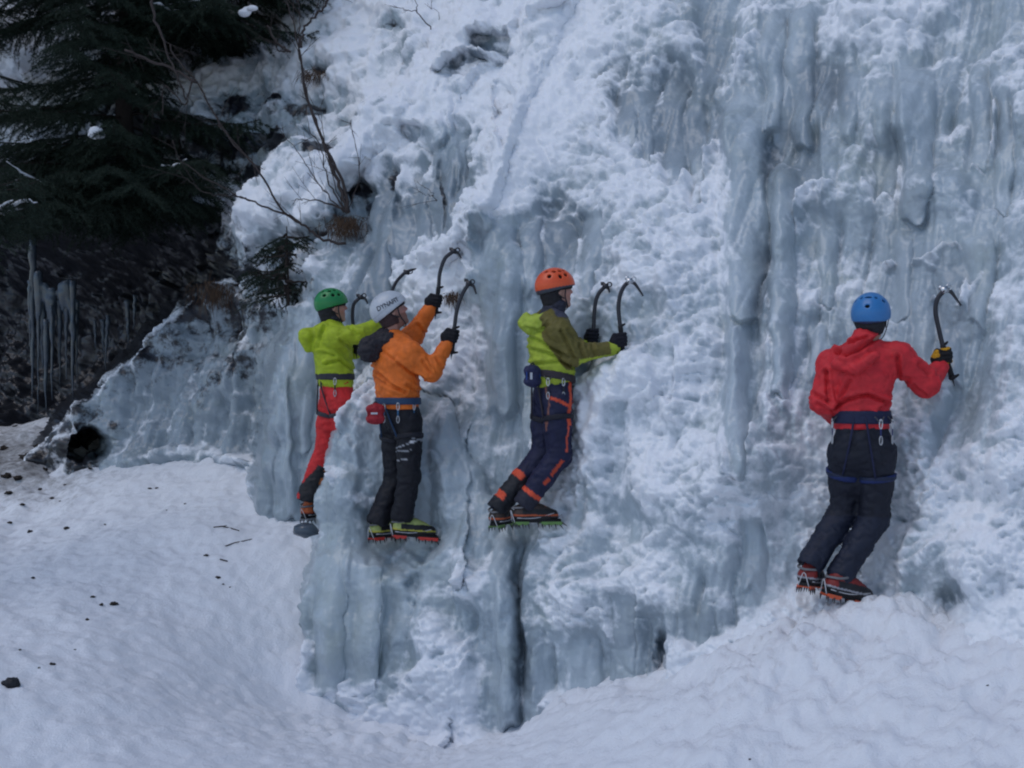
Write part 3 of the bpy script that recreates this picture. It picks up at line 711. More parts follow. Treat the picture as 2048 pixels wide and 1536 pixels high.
def build_boot(parent, heel, t, u, cols, cram, knee=None, label=None):
    t, r_, u = frame(t, u); W = lambda a, b, c: heel+t*a+r_*b+u*c
    lo = np.min([W(-.06, 0, -.06), W(.38, 0, -.06), W(.05, 0, .3)], 0)-.09; hi = np.max([W(-.06, 0, -.06), W(.38, 0, -.06), W(.05, 0, .3)], 0)+.09
    G = Grid(lo, hi, .006)
    lg = nrm(knee-W(.05, 0, .06)) if knee is not None else u
    G.cap(W(.045, 0, .055), W(.045, 0, .055)+lg*.08, .050, .046, .03)
    G.cap(W(.045, 0, .05), W(.15, 0, .06), .050, .052, .03)
    G.cap(W(.13, 0, .078), W(.20, 0, .055), .048, .046, .03)
    G.cap(W(.14, 0, .045), W(.255, 0, .042), .050, .040, .03, flat=u, fs=1.05)
    G.half(W(0, 0, .016), -u); G.half(W(0, 0, .19), u)
    c1, c2, c3 = [np.array(c) for c in cols]
    def cf(V):
        q = V-heel; a = q@t; c = q@u; b = q@r_; out = np.tile(c1, (len(V), 1))
        m = (c < .088-.12*np.maximum(a-.2, 0)) & (a > .035); out[m] = c2
        out[(c < .045)] = c2; band = (np.abs(c-.047) < .005); out[band] = c3
        m = (np.abs(b) < .014) & (a > .09) & (a < .22) & (c > .07); out[m] = c2*.6+.02
        m = (np.sin((a+c)*150) > .72) & (np.abs(b) < .022) & (a > .09) & (a < .21) & (c > .07); out[m] = c3
        return out
    bt = emit('boot', G, M_boot, parent, cf, .001, .03, 1)
    if label: bt['label'] = label
    m = MB(); pts = []
    for a, w in ((-.012, .022), (.0, .032), (.06, .036), (.12, .036), (.18, .045), (.24, .047), (.285, .034), (.31, .015)): pts.append((a, w))
    top = [W(a, w, .018) for a, w in pts]+[W(a, -w, .018) for a, w in pts[::-1]]; bot = [p-u*.016 for p in top]; n = len(top)
    m.add(top+bot, [tuple(range(n)), tuple(range(n, 2*n))[::-1]]+[(i, i+n, (i+1) % n+n, (i+1) % n) for i in range(n)], (.02, .02, .022))
    m.build('sole', M_rubber, bt, False)
    cr = MB(); cc = np.array(cram[0]); dk = np.array(cram[1])
    for (a0, a1, w) in ((-.005, .085, .036), (.165, .305, .047)):
        for sg in (-1, 1): cr.box(W((a0+a1)/2, sg*w, -.006), (t, u, r_), ((a1-a0)/2, .011, .0025), cc)
        for a in (a0+.005, (a0+a1)/2, a1-.01): cr.box(W(a, 0, -.004), (r_, t, u), (w, .006, .0025), cc)
    cr.box(W(.125, 0, -.003), (t, r_, u), (.07, .010, .002), dk)
    for a in (.0, .04, .08, .17, .215, .26):
        for sg in (-1, 1):
            w = .036 if a < .1 else .046; cr.cone(W(a, sg*w, -.010), W(a+.006, sg*(w+.004), -.042), .0075, .0012, 5, dk)
    for sg in (-1, 1):
        cr.tube([W(.27, sg*.018, -.006), W(.32, sg*.018, -.008), W(.352, sg*.018, -.030)], [.008, .007, .0012], 5, col=dk)
        cr.cone(W(.29, sg*.030, -.01), W(.322, sg*.034, -.048), .008, .0012, 5, dk)
    cr.build('crampon', M_cramp, bt, False)
    st = MB()
    st.tube(spline([W(.30, .03, .02), W(.318, 0, .045), W(.30, -.03, .02)], 4), .0025, 5, col=(.5, .5, .52))
    st.tube(spline([W(-.01, .03, .0), W(-.03, 0, .075), W(-.01, -.03, .0)], 4), .003, 5, col=(.5, .5, .52))
    st.tube(spline([W(-.02, .0, .09), W(.03, .058, .10), W(.09, .048, .118), W(.13, 0, .140), W(.09, -.048, .118), W(.03, -.058, .10), W(-.02, 0, .09)], 4), .005, 5, flat=u, fl=1.5, col=(.16, .16, .17))
    st.tube(spline([W(.0, .045, .03), W(.12, .056, .03), W(.25, .046, .06)], 4), .003, 5, col=(.45, .45, .47))
    st.build('strap', M_web, bt)
    return bt

def build_axe(pts_px, depth, picks, label, tint=(.02, .02, .026), head='open', pickside=None, grp=None, grip_px=None, ext=None):
    """curved ice tool: pts_px = shaft from pommel to head, picks = pick from head to tip, all at real depth"""
    sh = spline([P(x, y, d) for x, y, d in pts_px], 7); pk = spline([P(x, y, d) for x, y, d in picks], 5)
    root = empty('ice_axe', sh[0]); fl = nrm(np.cross(sh[-1]-sh[0], pk[-1]-sh[0]))
    m = MB(); m.tube(sh, .0135, 12, flat=fl, fl=.72); shaft = m.build('shaft', M_shaft, root)
    g = MB(); n = len(sh); k = max(3, int(n*.3))
    seg = sh[:k]; g.tube(seg, np.where(np.arange(k) % 2 == 0, .0165, .0155), 12, flat=fl, fl=.85); d0 = nrm(sh[0]-sh[1])
    side = nrm(pk[-1]-pk[0]); side = nrm(side-d0*(side@d0))
    g.tube([sh[0]+d0*.0, sh[0]+d0*.012, sh[0]+d0*.022], [.017, .021, .012], 10); g.tube([sh[0]-side*.005, sh[0]+side*.02+d0*.01, sh[0]+side*.042+d0*.004], [.012, .010, .006], 8)
    g.tube([sh[k-1], sh[k-1]+side*.022-d0*.004, sh[k-1]+side*.034-d0*.012], [.010, .008, .005], 8)
    g.build('grip', M_rubber, root)
    t = MB(); t.cone(sh[0]+d0*.018, sh[0]+d0*.06, .007, .001, 6); t.build('spike', M_metal, root)
    p = MB(); q = len(pk); p.tube(pk, np.linspace(.016, .0035, q), 8, flat=fl, fl=.25)
    for i in range(q//3, q-1, 1):
        dn = nrm(sh[0]-pk[i]); p.cone(pk[i]+dn*.004, pk[i]+dn*.016, .004, .001, 4)
    pick = p.build('pick', M_metal, root)
    h = MB(); hd = sh[-1]; ud = nrm(sh[-1]-sh[-4]); bk = -nrm(pk[2]-pk[0])
    h.box(hd+ud*.004, (side, nrm(np.cross(side, fl)), fl), (.020, .017, .009))
    h.tube([hd+ud*.012+bk*.008, hd+ud*.022+bk*.026, hd+ud*.016+bk*.040], [.009, .011, .013], 8, flat=fl, fl=.7)
    h.build('head', M_steel if head == 'bright' else M_metal, root)
    r_ = MB(); c = hd+ud*.020+side*.016; b2 = nrm(np.cross(fl, ud)); ring = [c+(ud*math.cos(a)+b2*math.sin(a))*.015 for a in np.linspace(0, 6.283, 13)[:-1]]
    r_.tube(ring, .0045, 6, closed=True); r_.build('hammer_eye', M_steel if head == 'bright' else M_metal, root)
    if ext is not None:
        shaft['label'] = ext
    tag(root, label, 'ice axe', 'ice axes held by the climbers')
    return root

def build_person(S):
    D = S['D']; J = {k: P(v[0], v[1], D+(v[2] if len(v) > 2 else 0)) for k, v in S['J'].items()}
    f = nrm((*S['face'], 0)); rt = np.array([f[1], -f[0], 0]); up = np.array([0, 0, 1.])
    hf, hr, hu = frame(S['hf'], S.get('hu', (0, 0, 1))); hc = J['head']
    allp = np.array(list(J.values())); lo = allp.min(0)-.2; hi = allp.max(0)+.2
    H = lambda r_, f_, u_: hc+hr*r_+hf*f_+hu*u_
    pel, che, nek = J['pelvis'], J['chest'], J['neck']
    SR, SL, ER, EL, WR, WL = (J[k] for k in ('shR', 'shL', 'elR', 'elL', 'wrR', 'wrL'))
    HR, HL = pel+rt*.095-up*.02, pel-rt*.095-up*.02
    HR = J.get('hiR', HR); HL = J.get('hiL', HL)
    KR, KL, AR, AL = (J[k] for k in ('knR', 'knL', 'anR', 'anL'))
    ws = S.get('bulk', 1.0)
    # ---- body: one continuous surface (head, trunk, arms, legs)
    zs = np.concatenate([np.arange(lo[2], nek[2]-.06, .014), np.arange(nek[2]-.06, hc[2]+.17, .0055)])
    zs = np.concatenate([zs, np.arange(zs[-1]+.014, hi[2]+.02, .014)])
    B = Grid(lo, hi, .0065, zs)
    B.cap(pel, che, .105, .12, .05, flat=f, fs=1.35); B.cap(che, nek-up*.02, .11, .07, .05, flat=f, fs=1.3)
    for s_, e_, w_ in ((SR, ER, WR), (SL, EL, WL)):
        B.cap(che+(s_-che)*.5, s_, .06, .05, .03); B.cap(s_, e_, .045, .036, .02); B.cap(e_, w_, .036, .026, .015)
    for h_, k_, a_ in ((HR, KR, AR), (HL, KL, AL)):
        B.cap(h_, k_, .078, .052, .04); B.cap(k_, a_, .048, .036, .02)
    B.cap(H(0, -.015, -.06), nek, .054, .060, .025)
    ax3 = (hr, hf, hu)
    B.ell(H(0, -.004, .025), ax3, (.074, .094, .098), .01); B.ell(H(0, .028, -.048), ax3, (.055, .062, .066), .03)
    B.cap(H(-.028, .062, .028), H(.028, .062, .028), .022, .022, .02)
    B.cap(H(0, .088, .022), H(0, .106, -.012), .009, .0125, .010); B.cap(H(-.011, .094, -.016), H(.011, .094, -.016), .009, .009, .008)
    B.cap(H(-.02, .082, -.052), H(.02, .082, -.052), .0085, .0085, .006); B.cap(H(-.018, .080, -.064), H(.018, .080, -.064), .009, .009, .006)
    B.ell(H(0, .070, -.094), ax3, (.024, .022, .018), .02)
    for sg in (-1, 1):
        B.ell(H(sg*.040, .062, -.022), ax3, (.022, .022, .024), .02)
        B.ell(H(sg*.031, .100, .012), ax3, (.017, .014, .011), .008, 'cut'); B.ell(H(sg*.031, .076, .011), ax3, (.0125, .0125, .0125), .003)
        B.ell(H(sg*.077, -.008, -.005), ax3, (.009, .018, .031), .006); B.ell(H(sg*.086, -.004, -.003), ax3, (.005, .009, .017), .004, 'cut')
    sk = np.array(S.get('skin', SKIN)); beard = S.get('beard', 0); hair = np.array(S.get('hair', (.03, .02, .015)))
    def bc(V):
        q = V-hc; a, b, c = q@hr, q@hf, q@hu; out = np.tile(sk, (len(V), 1))
        nzz = perlin(V[:, 0]/.012, V[:, 1]/.012, V[:, 2]/.012)
        out = out*(1+.10*nzz[:, None])
        red = np.exp(-((np.abs(a)-.04)/.022)**2-((c+.025)/.025)**2)*(b > .03)+np.exp(-(a/.015)**2-((c+.01)/.02)**2)*(b > .09)
        out = out*(1-red[:, None]*np.array([-.12, .25, .22]))
        m = (b > .075) & (np.abs(a) < .026) & (np.abs(c+.058) < .013); out[m] = sk*np.array([.8, .5, .5])
        m = (b > .055) & (np.abs(np.abs(a)-.032) < .020) & (np.abs(c-.034) < .0055); out[m] = hair
        e = np.abs(np.abs(a)-.031)
        m = (b > .078) & (e < .0135) & (np.abs(c-.011) < .008); out[m] = (.5, .48, .46)
        m = (b > .080) & (e < .006) & (np.abs(c-.011) < .0065); out[m] = (.03, .02, .015)
        if beard:
            m = (b > -.01) & (c < -.035+.0*b) & (c > -.13) & ~((np.abs(a) < .024) & (np.abs(c+.058) < .010)); out[m] = out[m]*(1-beard)+hair*beard
        m = ((c > .045) | (b < -.005) & (c > -.03)) & (np.abs(a) < .0805) & (c > -.07); out[m] = hair
        return out
    # the ice tools' wrists and hidden limbs end inside gloves and boots
    V, Q = nets(B); V = smooth_mesh(V, Q, 1)
    person = mesh_obj('person', V, Q, M_skin, None, True, col=bc(V))
    tag(person, S['label'], 'person', 'ice climbers on the frozen wall')
    # ---- trousers
    T = Grid(np.array([lo[0], lo[1], min(AR[2], AL[2])-.08]), np.array([hi[0], hi[1], pel[2]+.2]), .0095)
    th, kn, an = S.get('legr', (.098, .074, .070))
    hm_ = S.get('hem', .07); tr_ = S.get('torr', (.14,))[0]*.93
    T.cap(pel+up*.10, pel-up*.0, tr_, tr_, .05, flat=f, fs=1.22); T.cap(pel-up*.03, pel-up*.06, .128*ws, .135*ws, .06, flat=f, fs=1.2)
    for h_, k_, a_ in ((HR, KR, AR), (HL, KL, AL)):
        T.cap(h_-up*.02, h_+(k_-h_)*.5, th*1.0, th*.9, .05); T.cap(h_+(k_-h_)*.5, k_, th*.9, kn, .03); T.cap(k_, k_+(a_-k_)*.5, kn, kn*.93, .025)
        T.cap(k_+(a_-k_)*.5, a_+(a_-k_)*.03, kn*.93, an, .02)
    T.half(pel-up*(hm_-.045), up)
    for a_, k_ in ((AR, KR), (AL, KL)):
        dl = nrm(a_-k_); T.cap(a_, a_+dl*.04, an*.97, an*1.02, .01); T.ell(a_+dl*.155, np.eye(3), (.098, .098, .098), .006, 'cut')
    folds = []
    for k_, a_, h_ in ((KR, AR, HR), (KL, AL, HL)):
        folds += [(k_, nrm(a_-h_), .11, .045, .006), (a_+(k_-a_)*.2, nrm(k_-a_), .12, .045, .008), (h_-up*.08, (f*.6-up), .10, .05, .005)]
    tro = emit('trousers', T, M_cloth, person, lambda V: S['trocol'](V, dict(J=J, f=f, rt=rt, HR=HR, HL=HL, KR=KR, KL=KL, AR=AR, AL=AL)), .006, .085, 1, folds)
    # ---- jacket
    hem = S.get('hem', .07)
    G = Grid(np.array([lo[0], lo[1], pel[2]-.12]), hi, .0095)
    tr = S.get('torr', (.140, .150, .165))
    wst = pel+(che-pel)*.45
    G.cap(pel-up*hem, wst, tr[0]*1.02, tr[1], .05, flat=f, fs=1.22); G.cap(wst, che, tr[1], tr[2], .05, flat=f, fs=1.22)
    G.cap(che, che+(nek-che)*.55, tr[2], .12, .06, flat=f, fs=1.15); G.cap(nek-up*.05, nek+up*.02, .085, .072, .05)
    sl = S.get('slr', (.080, .066, .054))
    for s_, e_, w_ in ((SR, ER, WR), (SL, EL, WL)):
        G.cap(che+(nek-che)*.45+(s_-che)*.15, s_, .10, sl[0], .05); G.cap(s_, e_, sl[0], sl[1], .035); G.cap(e_, w_+(e_-w_)*.10, sl[1], sl[2]*.85, .03)
        G.cap(w_+(e_-w_)*.22, w_+(e_-w_)*.02, sl[2]*.9, sl[2]*.82, .012)
    S.get('hoodf', lambda *a: None)(G, dict(nek=nek, f=f, rt=rt, up=up, che=che, hc=hc, SR=SR, SL=SL, H=H))
    G.half(pel-up*hem, -up+f*S.get('hemtilt', 0))
    G.ell(H(0, -.005, .03), ax3, (.10, .125, .12), .0, 'cut')
    if S.get('collarcut', 1): G.cap(nek+up*.03, nek+up*.15+f*.03, .062, .08, .01, op='cut')
    folds = []
    for s_, e_, w_ in ((SR, ER, WR), (SL, EL, WL)):
        folds += [(e_, nrm(w_-s_), .10, .042, .007), (s_+(e_-s_)*.1-up*.08, nrm(e_-s_+up*.3), .11, .05, .005), (w_+(e_-w_)*.25, nrm(w_-e_), .07, .03, .004)]
    folds += [(pel+up*.09, up+rt*.25, .22, .055, .007), (che-up*.05-f*.1, up*.8+rt*.5, .2, .08, .004)]
    env = dict(J=J, f=f, rt=rt, up=up, pel=pel, che=che, nek=nek, SR=SR, SL=SL, ER=ER, EL=EL, WR=WR, WL=WL)
    jac = emit('jacket', G, M_cloth, person, lambda V: S['jaccol'](V, env), .005, .10, 1, folds, creases=[(c_, a_, D) for c_, a_ in S.get('creases', [])])
    # ---- harness: belt and leg loops that follow the clothes
    bz = pel+up*S.get('belt', .05)
    U = G.copy(); t_ = Grid(np.array([lo[0], lo[1], pel[2]-.12]), hi, .0095)
    def band(src, p, n, hw, off, c=None, R=None):
        K = src.copy(); n = nrm(n)
        d = np.abs((K.x[:, None, None]-p[0])*n[0]+(K.y[None, :, None]-p[1])*n[1]+(K.z[None, None, :]-p[2])*n[2])-hw
        v = np.maximum(K.v-off, d)
        if c is not None: v = np.maximum(v, np.sqrt((K.x[:, None, None]-c[0])**2+(K.y[None, :, None]-c[1])**2+(K.z[None, None, :]-c[2])**2)-R)
        K.v = v.astype(np.float32); return K
    har = empty('harness', bz); har.parent = person; har.matrix_parent_inverse = person.matrix_basis.inverted()
    R_ = Grid(bz-np.array([.3, .3, .1]), bz+np.array([.3, .3, .1]), .0075)
    R_.cap(pel-up*hem, wst, tr[0]*1.02, tr[1], .05, flat=f, fs=1.22)
    emit('waist_belt', band(R_, bz, up+f*S.get('belttilt', 0), S.get('belth', .024), .017), M_web, har, S['belcol'], .001, .05, 0)
    for h_, k_ in ((HR, KR), (HL, KL)):
        c = h_+(k_-h_)*S.get('loopt', .34); ld = nrm(k_-h_)
        Lg = Grid(c-.17, c+.17, .0075); Lg.cap(h_-up*.02, h_+(k_-h_)*.5, th*1.0, th*.9, .0)
        emit('leg_loop', band(Lg, c, ld+rt*.15*(1 if h_ is HR else -1), .017, .012), M_web, har, S['loocol'], .001, .05, 0)
    rs = MB()
    for h_, k_, sg in ((HR, KR, 1), (HL, KL, -1)):
        c = h_+(k_-h_)*S.get('loopt', .34)
        rs.tube(spline([bz-f*.125+rt*.03*sg, pel-f*.130-up*.02+rt*.05*sg, c-f*(th+.004)+rt*.0*sg], 5), .006, 6, col=S['belcol'])
    for k, a in enumerate(S.get('gear', ())):
        ca, sa = math.cos(a), math.sin(a); o = -f*ca+rt*sa; rad = .155 if abs(sa) > .6 else .135
        p0 = bz+o*rad+up*.005
        rs.tube(spline([p0-rt*.0+np.cross(o, up)*.03, p0-up*.03+o*.015, p0-np.cross(o, up)*.03], 5), .004, 6, col=(.06, .06, .07))
        q = p0-up*.028+o*.014
        rs.tube([q+np.cross(o, up)*.009*math.cos(b)+up*(.026*math.sin(b)-.012) for b in np.linspace(0, 6.283, 11)[:-1]], .0035, 5, col=(.55, .56, .58), closed=True)
        rs.tube([q-up*.04, q-up*.085], .006, 5, flat=o, fl=.4, col=S.get('sling', (.08, .09, .12)))
        rs.tube([q-up*.10+np.cross(o, up)*.009*math.cos(b)+up*(.024*math.sin(b)) for b in np.linspace(0, 6.283, 11)[:-1]], .0035, 5, col=(.4, .41, .43), closed=True)
    rs.build('gear_loops', M_web, har)
    # ---- gloves
    for key, w_ in (('gR', WR), ('gL', WL)):
        if key in S:
            g0, g1, hint, cf = S[key]; build_glove(person, P(*g0[:2], D+g0[2]), P(*g1[:2], D+g1[2])-P(*g0[:2], D+g0[2]), w_, 0, cf, hint)
    # ---- boots
    for key in ('bR', 'bL'):
        b = S[key]; heel = P(b[0], b[1], D+b[2]); build_boot(person, heel, b[3], b[4], S['bootcol'], S['cramcol'], KR if key == 'bR' else KL)
    # ---- helmet and what is under it
    hm = S['helmet']; tl = hm.get('tilt', 0)
    uu = nrm(hu*math.cos(tl)+hf*math.sin(tl)); ff = nrm(np.cross(uu, hr)); ff = ff*np.sign(ff@hf)
    hx = (hr, ff, uu); c0 = hc+uu*.035-ff*.004; rad = np.array(hm.get('rad', (.105, .132, .118)))
    E = Grid(c0-.19, c0+.19, .0042)
    E.ell(c0, hx, rad, 0)
    inn = E.copy(); E.half(c0-uu*.030+ff*.0, -uu+ff*.20)
    E.v = np.maximum(E.v, -(inn.v+.014)).astype(np.float32)
    hv = []
    for (az, el, w1, w2) in hm['vents']:
        for sg in ((-1, 1) if az != 0 and az != 180 else (1,)):
            A_ = math.radians(az)*sg; e_ = math.radians(el); dv = ff*math.cos(A_)*math.cos(e_)+hr*math.sin(A_)*math.cos(e_)+uu*math.sin(e_)
            q = 1/math.sqrt((dv@hr/rad[0])**2+(dv@ff/rad[1])**2+(dv@uu/rad[2])**2); p = c0+dv*q
            tz = nrm(np.cross(dv, uu+ff*.01)); ty = nrm(np.cross(tz, dv)); hv.append(p)
            E.ell(p, (tz, ty, dv), (w1, w2, .03), .003, 'cut')
    he = emit('helmet', E, M_plastic, person, lambda V: hm['col'](V, c0, hr, ff, uu), 0, it=1)
    L_ = Grid(c0-.19, c0+.19, .006); L_.ell(c0, hx, rad-.017, 0); L_.half(c0-uu*.036, -uu+ff*.1)
    emit('helmet_liner', L_, M_rubber, he, (.012, .012, .015), 0)
    st = MB()
    for sg in (-1, 1):
        st.tube(spline([c0+hr*sg*rad[0]*.86+ff*.035-uu*.025, H(sg*.079, .028, -.045), H(sg*.05, .05, -.108), H(0, .055, -.124)], 5), .005, 6, flat=hr, fl=.5, col=(.02, .02, .025))
        st.tube(spline([c0+hr*sg*rad[0]*.86-ff*.05-uu*.025, H(sg*.080, -.01, -.035), H(sg*.079, .02, -.055)], 5), .005, 6, flat=hr, fl=.5, col=(.02, .02, .025))
    st.build('chin_strap', M_web, he)
    K = Grid(hc-.2, hc+.2, .0055); K.ell(H(0, -.010, .020), ax3, (.087, .100, .104), 0); K.cap(H(0, -.035, -.03), H(0, -.03, -.085), .070, .066, .03)
    K.half(H(0, hm.get('capf', .022), 0), hf); K.half(H(0, 0, hm.get('capb', -.09)), -hu)
    if S.get('face_open', 1):
        for sg in (-1, 1): K.ell(H(sg*.085, .030, -.035), ax3, (.03, .035, .05), .01, 'cut')
    emit('balaclava', K, M_cloth, person, S.get('capcol', (.012, .012, .016)), .002, .04, 1)
    if 'buff' in S:
        N2 = Grid(nek-.2, nek+.2, .007); N2.cap(nek-up*.02, H(0, -.012, -.085), .077, .071, .02, flat=None)
        emit('neck_gaiter', N2, M_cloth, person, S['buff'], .005, .04, 1, [(nek+up*.03, up, .1, .025, .004)])
    S['_'] = dict(J=J, person=person, c0=c0, hx=hx, rad=rad, he=he, pel=pel, bz=bz, f=f, rt=rt, up=up, che=che, nek=nek, hf=hf, hr=hr, hu=hu, hc=hc)
    return person

def axdist(V, a, b):
    a = np.asarray(a); b = np.asarray(b); ba = b-a; t = np.clip((V-a)@ba/(ba@ba), 0, 1); return np.linalg.norm(V-a-ba*t[:, None], axis=1), t

BLACK = np.array([.010, .011, .016])
# ---------- climber in orange jacket, silver helmet
def jac_orange(V, e):
    c = np.tile([.72, .155, .018], (len(V), 1)); return c
def hood_black(G, e):
    pass
def tro_black(V, e):
    out = np.tile([.0045, .005, .010], (len(V), 1)); f, rt = e['f'], e['rt']
    for h, k in ((e['HR'], e['KR']), (e['HL'], e['KL'])):
        pass
    q = (V-e['KR']); z = q[:, 2]; x = q@np.array([1., 0, 0])
    for (zc, sl_, lo_, hi_) in ((.235, .35, -.20, .16), (.19, .1, -.2, .02), (.13, .1, -.2, .0), (.285, -.35, .02, .16)):
        m = (np.abs(z-zc-sl_*x) < .0042) & (x > lo_) & (x < hi_) & (V[:, 1] < e['KR'][1]+.05); out[m] = (.30, .31, .34)
    m = (np.linalg.norm((V-(e['KR']+np.array([.03, -.1, .25])))*np.array([1, .3, 2]), axis=1) < .02); out[m] = (.6, .6, .62)
    return out
silver = dict(D=8.3, creases=[([(746, 737), (780, 768), (811, 785)], .016), ([(752, 755), (775, 772), (800, 780)], .013), ([(797, 726), (822, 745), (845, 757)], .016), ([(845, 722), (862, 748)], .012), ([(872, 716), (882, 730)], .010), ([(835, 650), (850, 668)], .010), ([(760, 700), (790, 722)], .009), ([(815, 770), (850, 790)], .012)], face=(.80, .60), hf=(.86, .30, .36), hu=(-.36, 0, 1), label='climber in orange jacket, black trousers and silver helmet, looking up with both axes raised',
    J=dict(head=(783, 625, 0), neck=(778, 676, 0), chest=(792, 718, 0), pelvis=(797, 812, 0), shR=(822, 708, -.14), shL=(792, 692, .16), elR=(862, 742, -.12), wrR=(893, 689, -.08),
           elL=(826, 672, .2), wrL=(860, 618, .16), hiR=(818, 838, -.05), hiL=(786, 838, .08), knR=(818, 955, -.06), anR=(806, 1020, -.05), knL=(790, 960, .12), anL=(760, 1030, .06)),
    torr=(.162, .166, .178), slr=(.082, .074, .058), legr=(.094, .080, .078), hem=.02, belt=.035, jaccol=jac_orange, trocol=tro_black, beard=.45, hair=(.05, .03, .02), skin=(.42, .22, .17),
    belcol=(.02, .05, .11), loocol=(.012, .013, .02), gear=(.3, 1.0, 1.7), sling=(.03, .12, .25), loopt=.3,
    gR=((906, 672, -.08), (913, 630, -.08), 1, (.010, .010, .014)), gL=((873, 602, .16), (879, 560, .16), 1, (.010, .010, .014)),
    bR=(787, 1070, -.05, (.95, .28, -.10), (.1, 0, 1)), bL=(744, 1076, .03, (.68, .72, -.02), (0, 0, 1)),
    bootcol=((.33, .38, .12), (.012, .012, .014), (.42, .38, .05)), cramcol=((.55, .03, .02), (.03, .02, .02)), capcol=(.045, .022, .022),
    helmet=dict(tilt=-.1, vents=[(28, 62, .010, .018), (155, 60, .010, .018)], rad=(.112, .138, .118), col=lambda V, c0, r_, f_, u_: np.tile([.47, .50, .54], (len(V), 1))*(1-.25*(np.abs((V-c0)@u_-.012-.25*((V-c0)@f_)) < .003))[:, None]))
# ---------- climber in green jacket with orange helmet
def jac_lime(V, e):
    out = np.tile([.34, .42, .035], (len(V), 1)); ol = np.array([.125, .105, .022])
    d1, t1 = axdist(V, e['SR'], e['ER']); d2, t2 = axdist(V, e['ER'], e['WR']); u = (V-e['che'])@e['up']; fr = (V-e['che'])@e['f']; rr = (V-e['che'])@e['rt']
    m = (np.minimum(d1, d2) < .115) & (rr > .03); out[m] = ol
    m = (u > .045+.04*np.sin(fr*25)); out[m] = ol
    m = (d2 < d1) & ((V-e['ER'])@nrm(np.cross(e['WR']-e['ER'], e['rt'])) > .035); out[m] = (.34, .42, .035)
    m = (d2 < d1) & ((V-e['ER'])@nrm(np.cross(e['WR']-e['ER'], e['rt'])) < -.035) & False; out[m] = ol
    d3, t3 = axdist(V, e['WR'], e['ER']); m = (d3 < .1) & (t3 < .16) & (d2 < .09); out[m] = (.34, .42, .035)
    m = (u > .135) & (fr > -.04) & (rr > .0) & (u < .2); out[m] = (.06, .06, .09)
    d1, t1 = axdist(V, e['SL'], e['EL']); m = (d1 < .1) & (rr < -.06); out[m] = ol
    k = np.linalg.norm((V-(e['nek']-e['f']*.13-e['up']*.05))*np.array([1, 1, 1.3]), axis=1); m = (k < .125); out[m] = (.36, .45, .05)
    return out
def hood_lime(G, e):
    n, f, rt, up = e['nek'], e['f'], e['rt'], e['up']
    G.cap(n-f*.075-up*.035-rt*.05, n-f*.155-up*.055-rt*.02, .060, .050, .03); G.cap(n-f*.075-up*.035+rt*.05, n-f*.155-up*.055+rt*.02, .060, .050, .03)
    G.cap(n-f*.12+rt*.10-up*.035, n+f*.0+rt*.095+up*.01, .030, .034, .02); G.cap(n-f*.16+up*.012, n-f*.20-up*.05, .024, .03, .02)
    G.ell(n-f*.09+up*.055, (rt, f, up), (.075, .085, .055), .015, 'cut')
def tro_navy(V, e):
    out = np.tile([.008, .010, .040], (len(V), 1)); f, rt = e['f'], e['rt']; org = np.array([.62, .075, .03])
    for h, k, a, s_ in ((e['HR'], e['KR'], e['AR'], 1), (e['HL'], e['KL'], e['AL'], -1)):
        d, t = axdist(V, k, a); lat = (V-k)@rt*s_; fr = (V-k)@f+((V-k)@(a-k))/((a-k)@(a-k))*(-(a-k)@f)
        near = np.abs((V-k)@rt) < .16
        dd, tt = axdist(V, h, k); 
        other = axdist(V, *( (e['HL'], e['KL']) if s_ > 0 else (e['HR'], e['KR'])))[0]
        od = axdist(V, *( (e['KL'], e['AL']) if s_ > 0 else (e['KR'], e['AR'])))[0]
        low = (d < od) & (t > 0) & (d < .12)
        if s_ > 0:
            ct = f*1.0
            q = V-(k+(a-k)*t[:, None]); m = low & (np.abs(q@ct-(-.01)) < .011) & (q@rt > 0) & (t > .02) & (t < .62) & ((t < .40) | (t > .46)); out[m] = org*.8
            m = low & (t > .86); out[m] = org; m = low & (t > .95); out[m] = (.015, .016, .03)
            hi_ = (dd < other) & (tt > 0) & (dd < .13); q = V-(h+(k-h)*tt[:, None])
            m = hi_ & (q@rt > 0) & (np.abs(q@f-.012-.03*(1-tt)) < .0085) & (tt > .42) & (tt < .93); out[m] = org*np.array([1, 1.2, 1.6])
        else:
            q = V-(k+(a-k)*t[:, None]); m = low & (q@rt > -.02) & (t > .45); out[m] = (.012, .013, .018)
            for t0 in (.5, .93): m = low & (np.abs(t-t0) < .06) & (q@f < -.03); out[m] = org
    h = e['HR']; q = V-h; r_ = q@rt; ff = q@f; z = q[:, 2]
    m = (r_ > .0) & (np.abs(ff-.058-.015*np.sin(z*14)) < .016) & (z > -.16); out[m] = org
    m = (r_ > .0) & (np.abs(ff-.105) < .006) & (z > -.12) & (z < .04); out[m] = org*.8
    m = (r_ > .0) & (np.abs(z-.012+.45*(ff+.07)) < .011) & (ff > -.085) & (ff < .045); out[m] = org
    m = (r_ > 0) & (np.abs(ff+.085) < .003) & (z > -.2); out[m] = (.2, .08, .06)
    return out
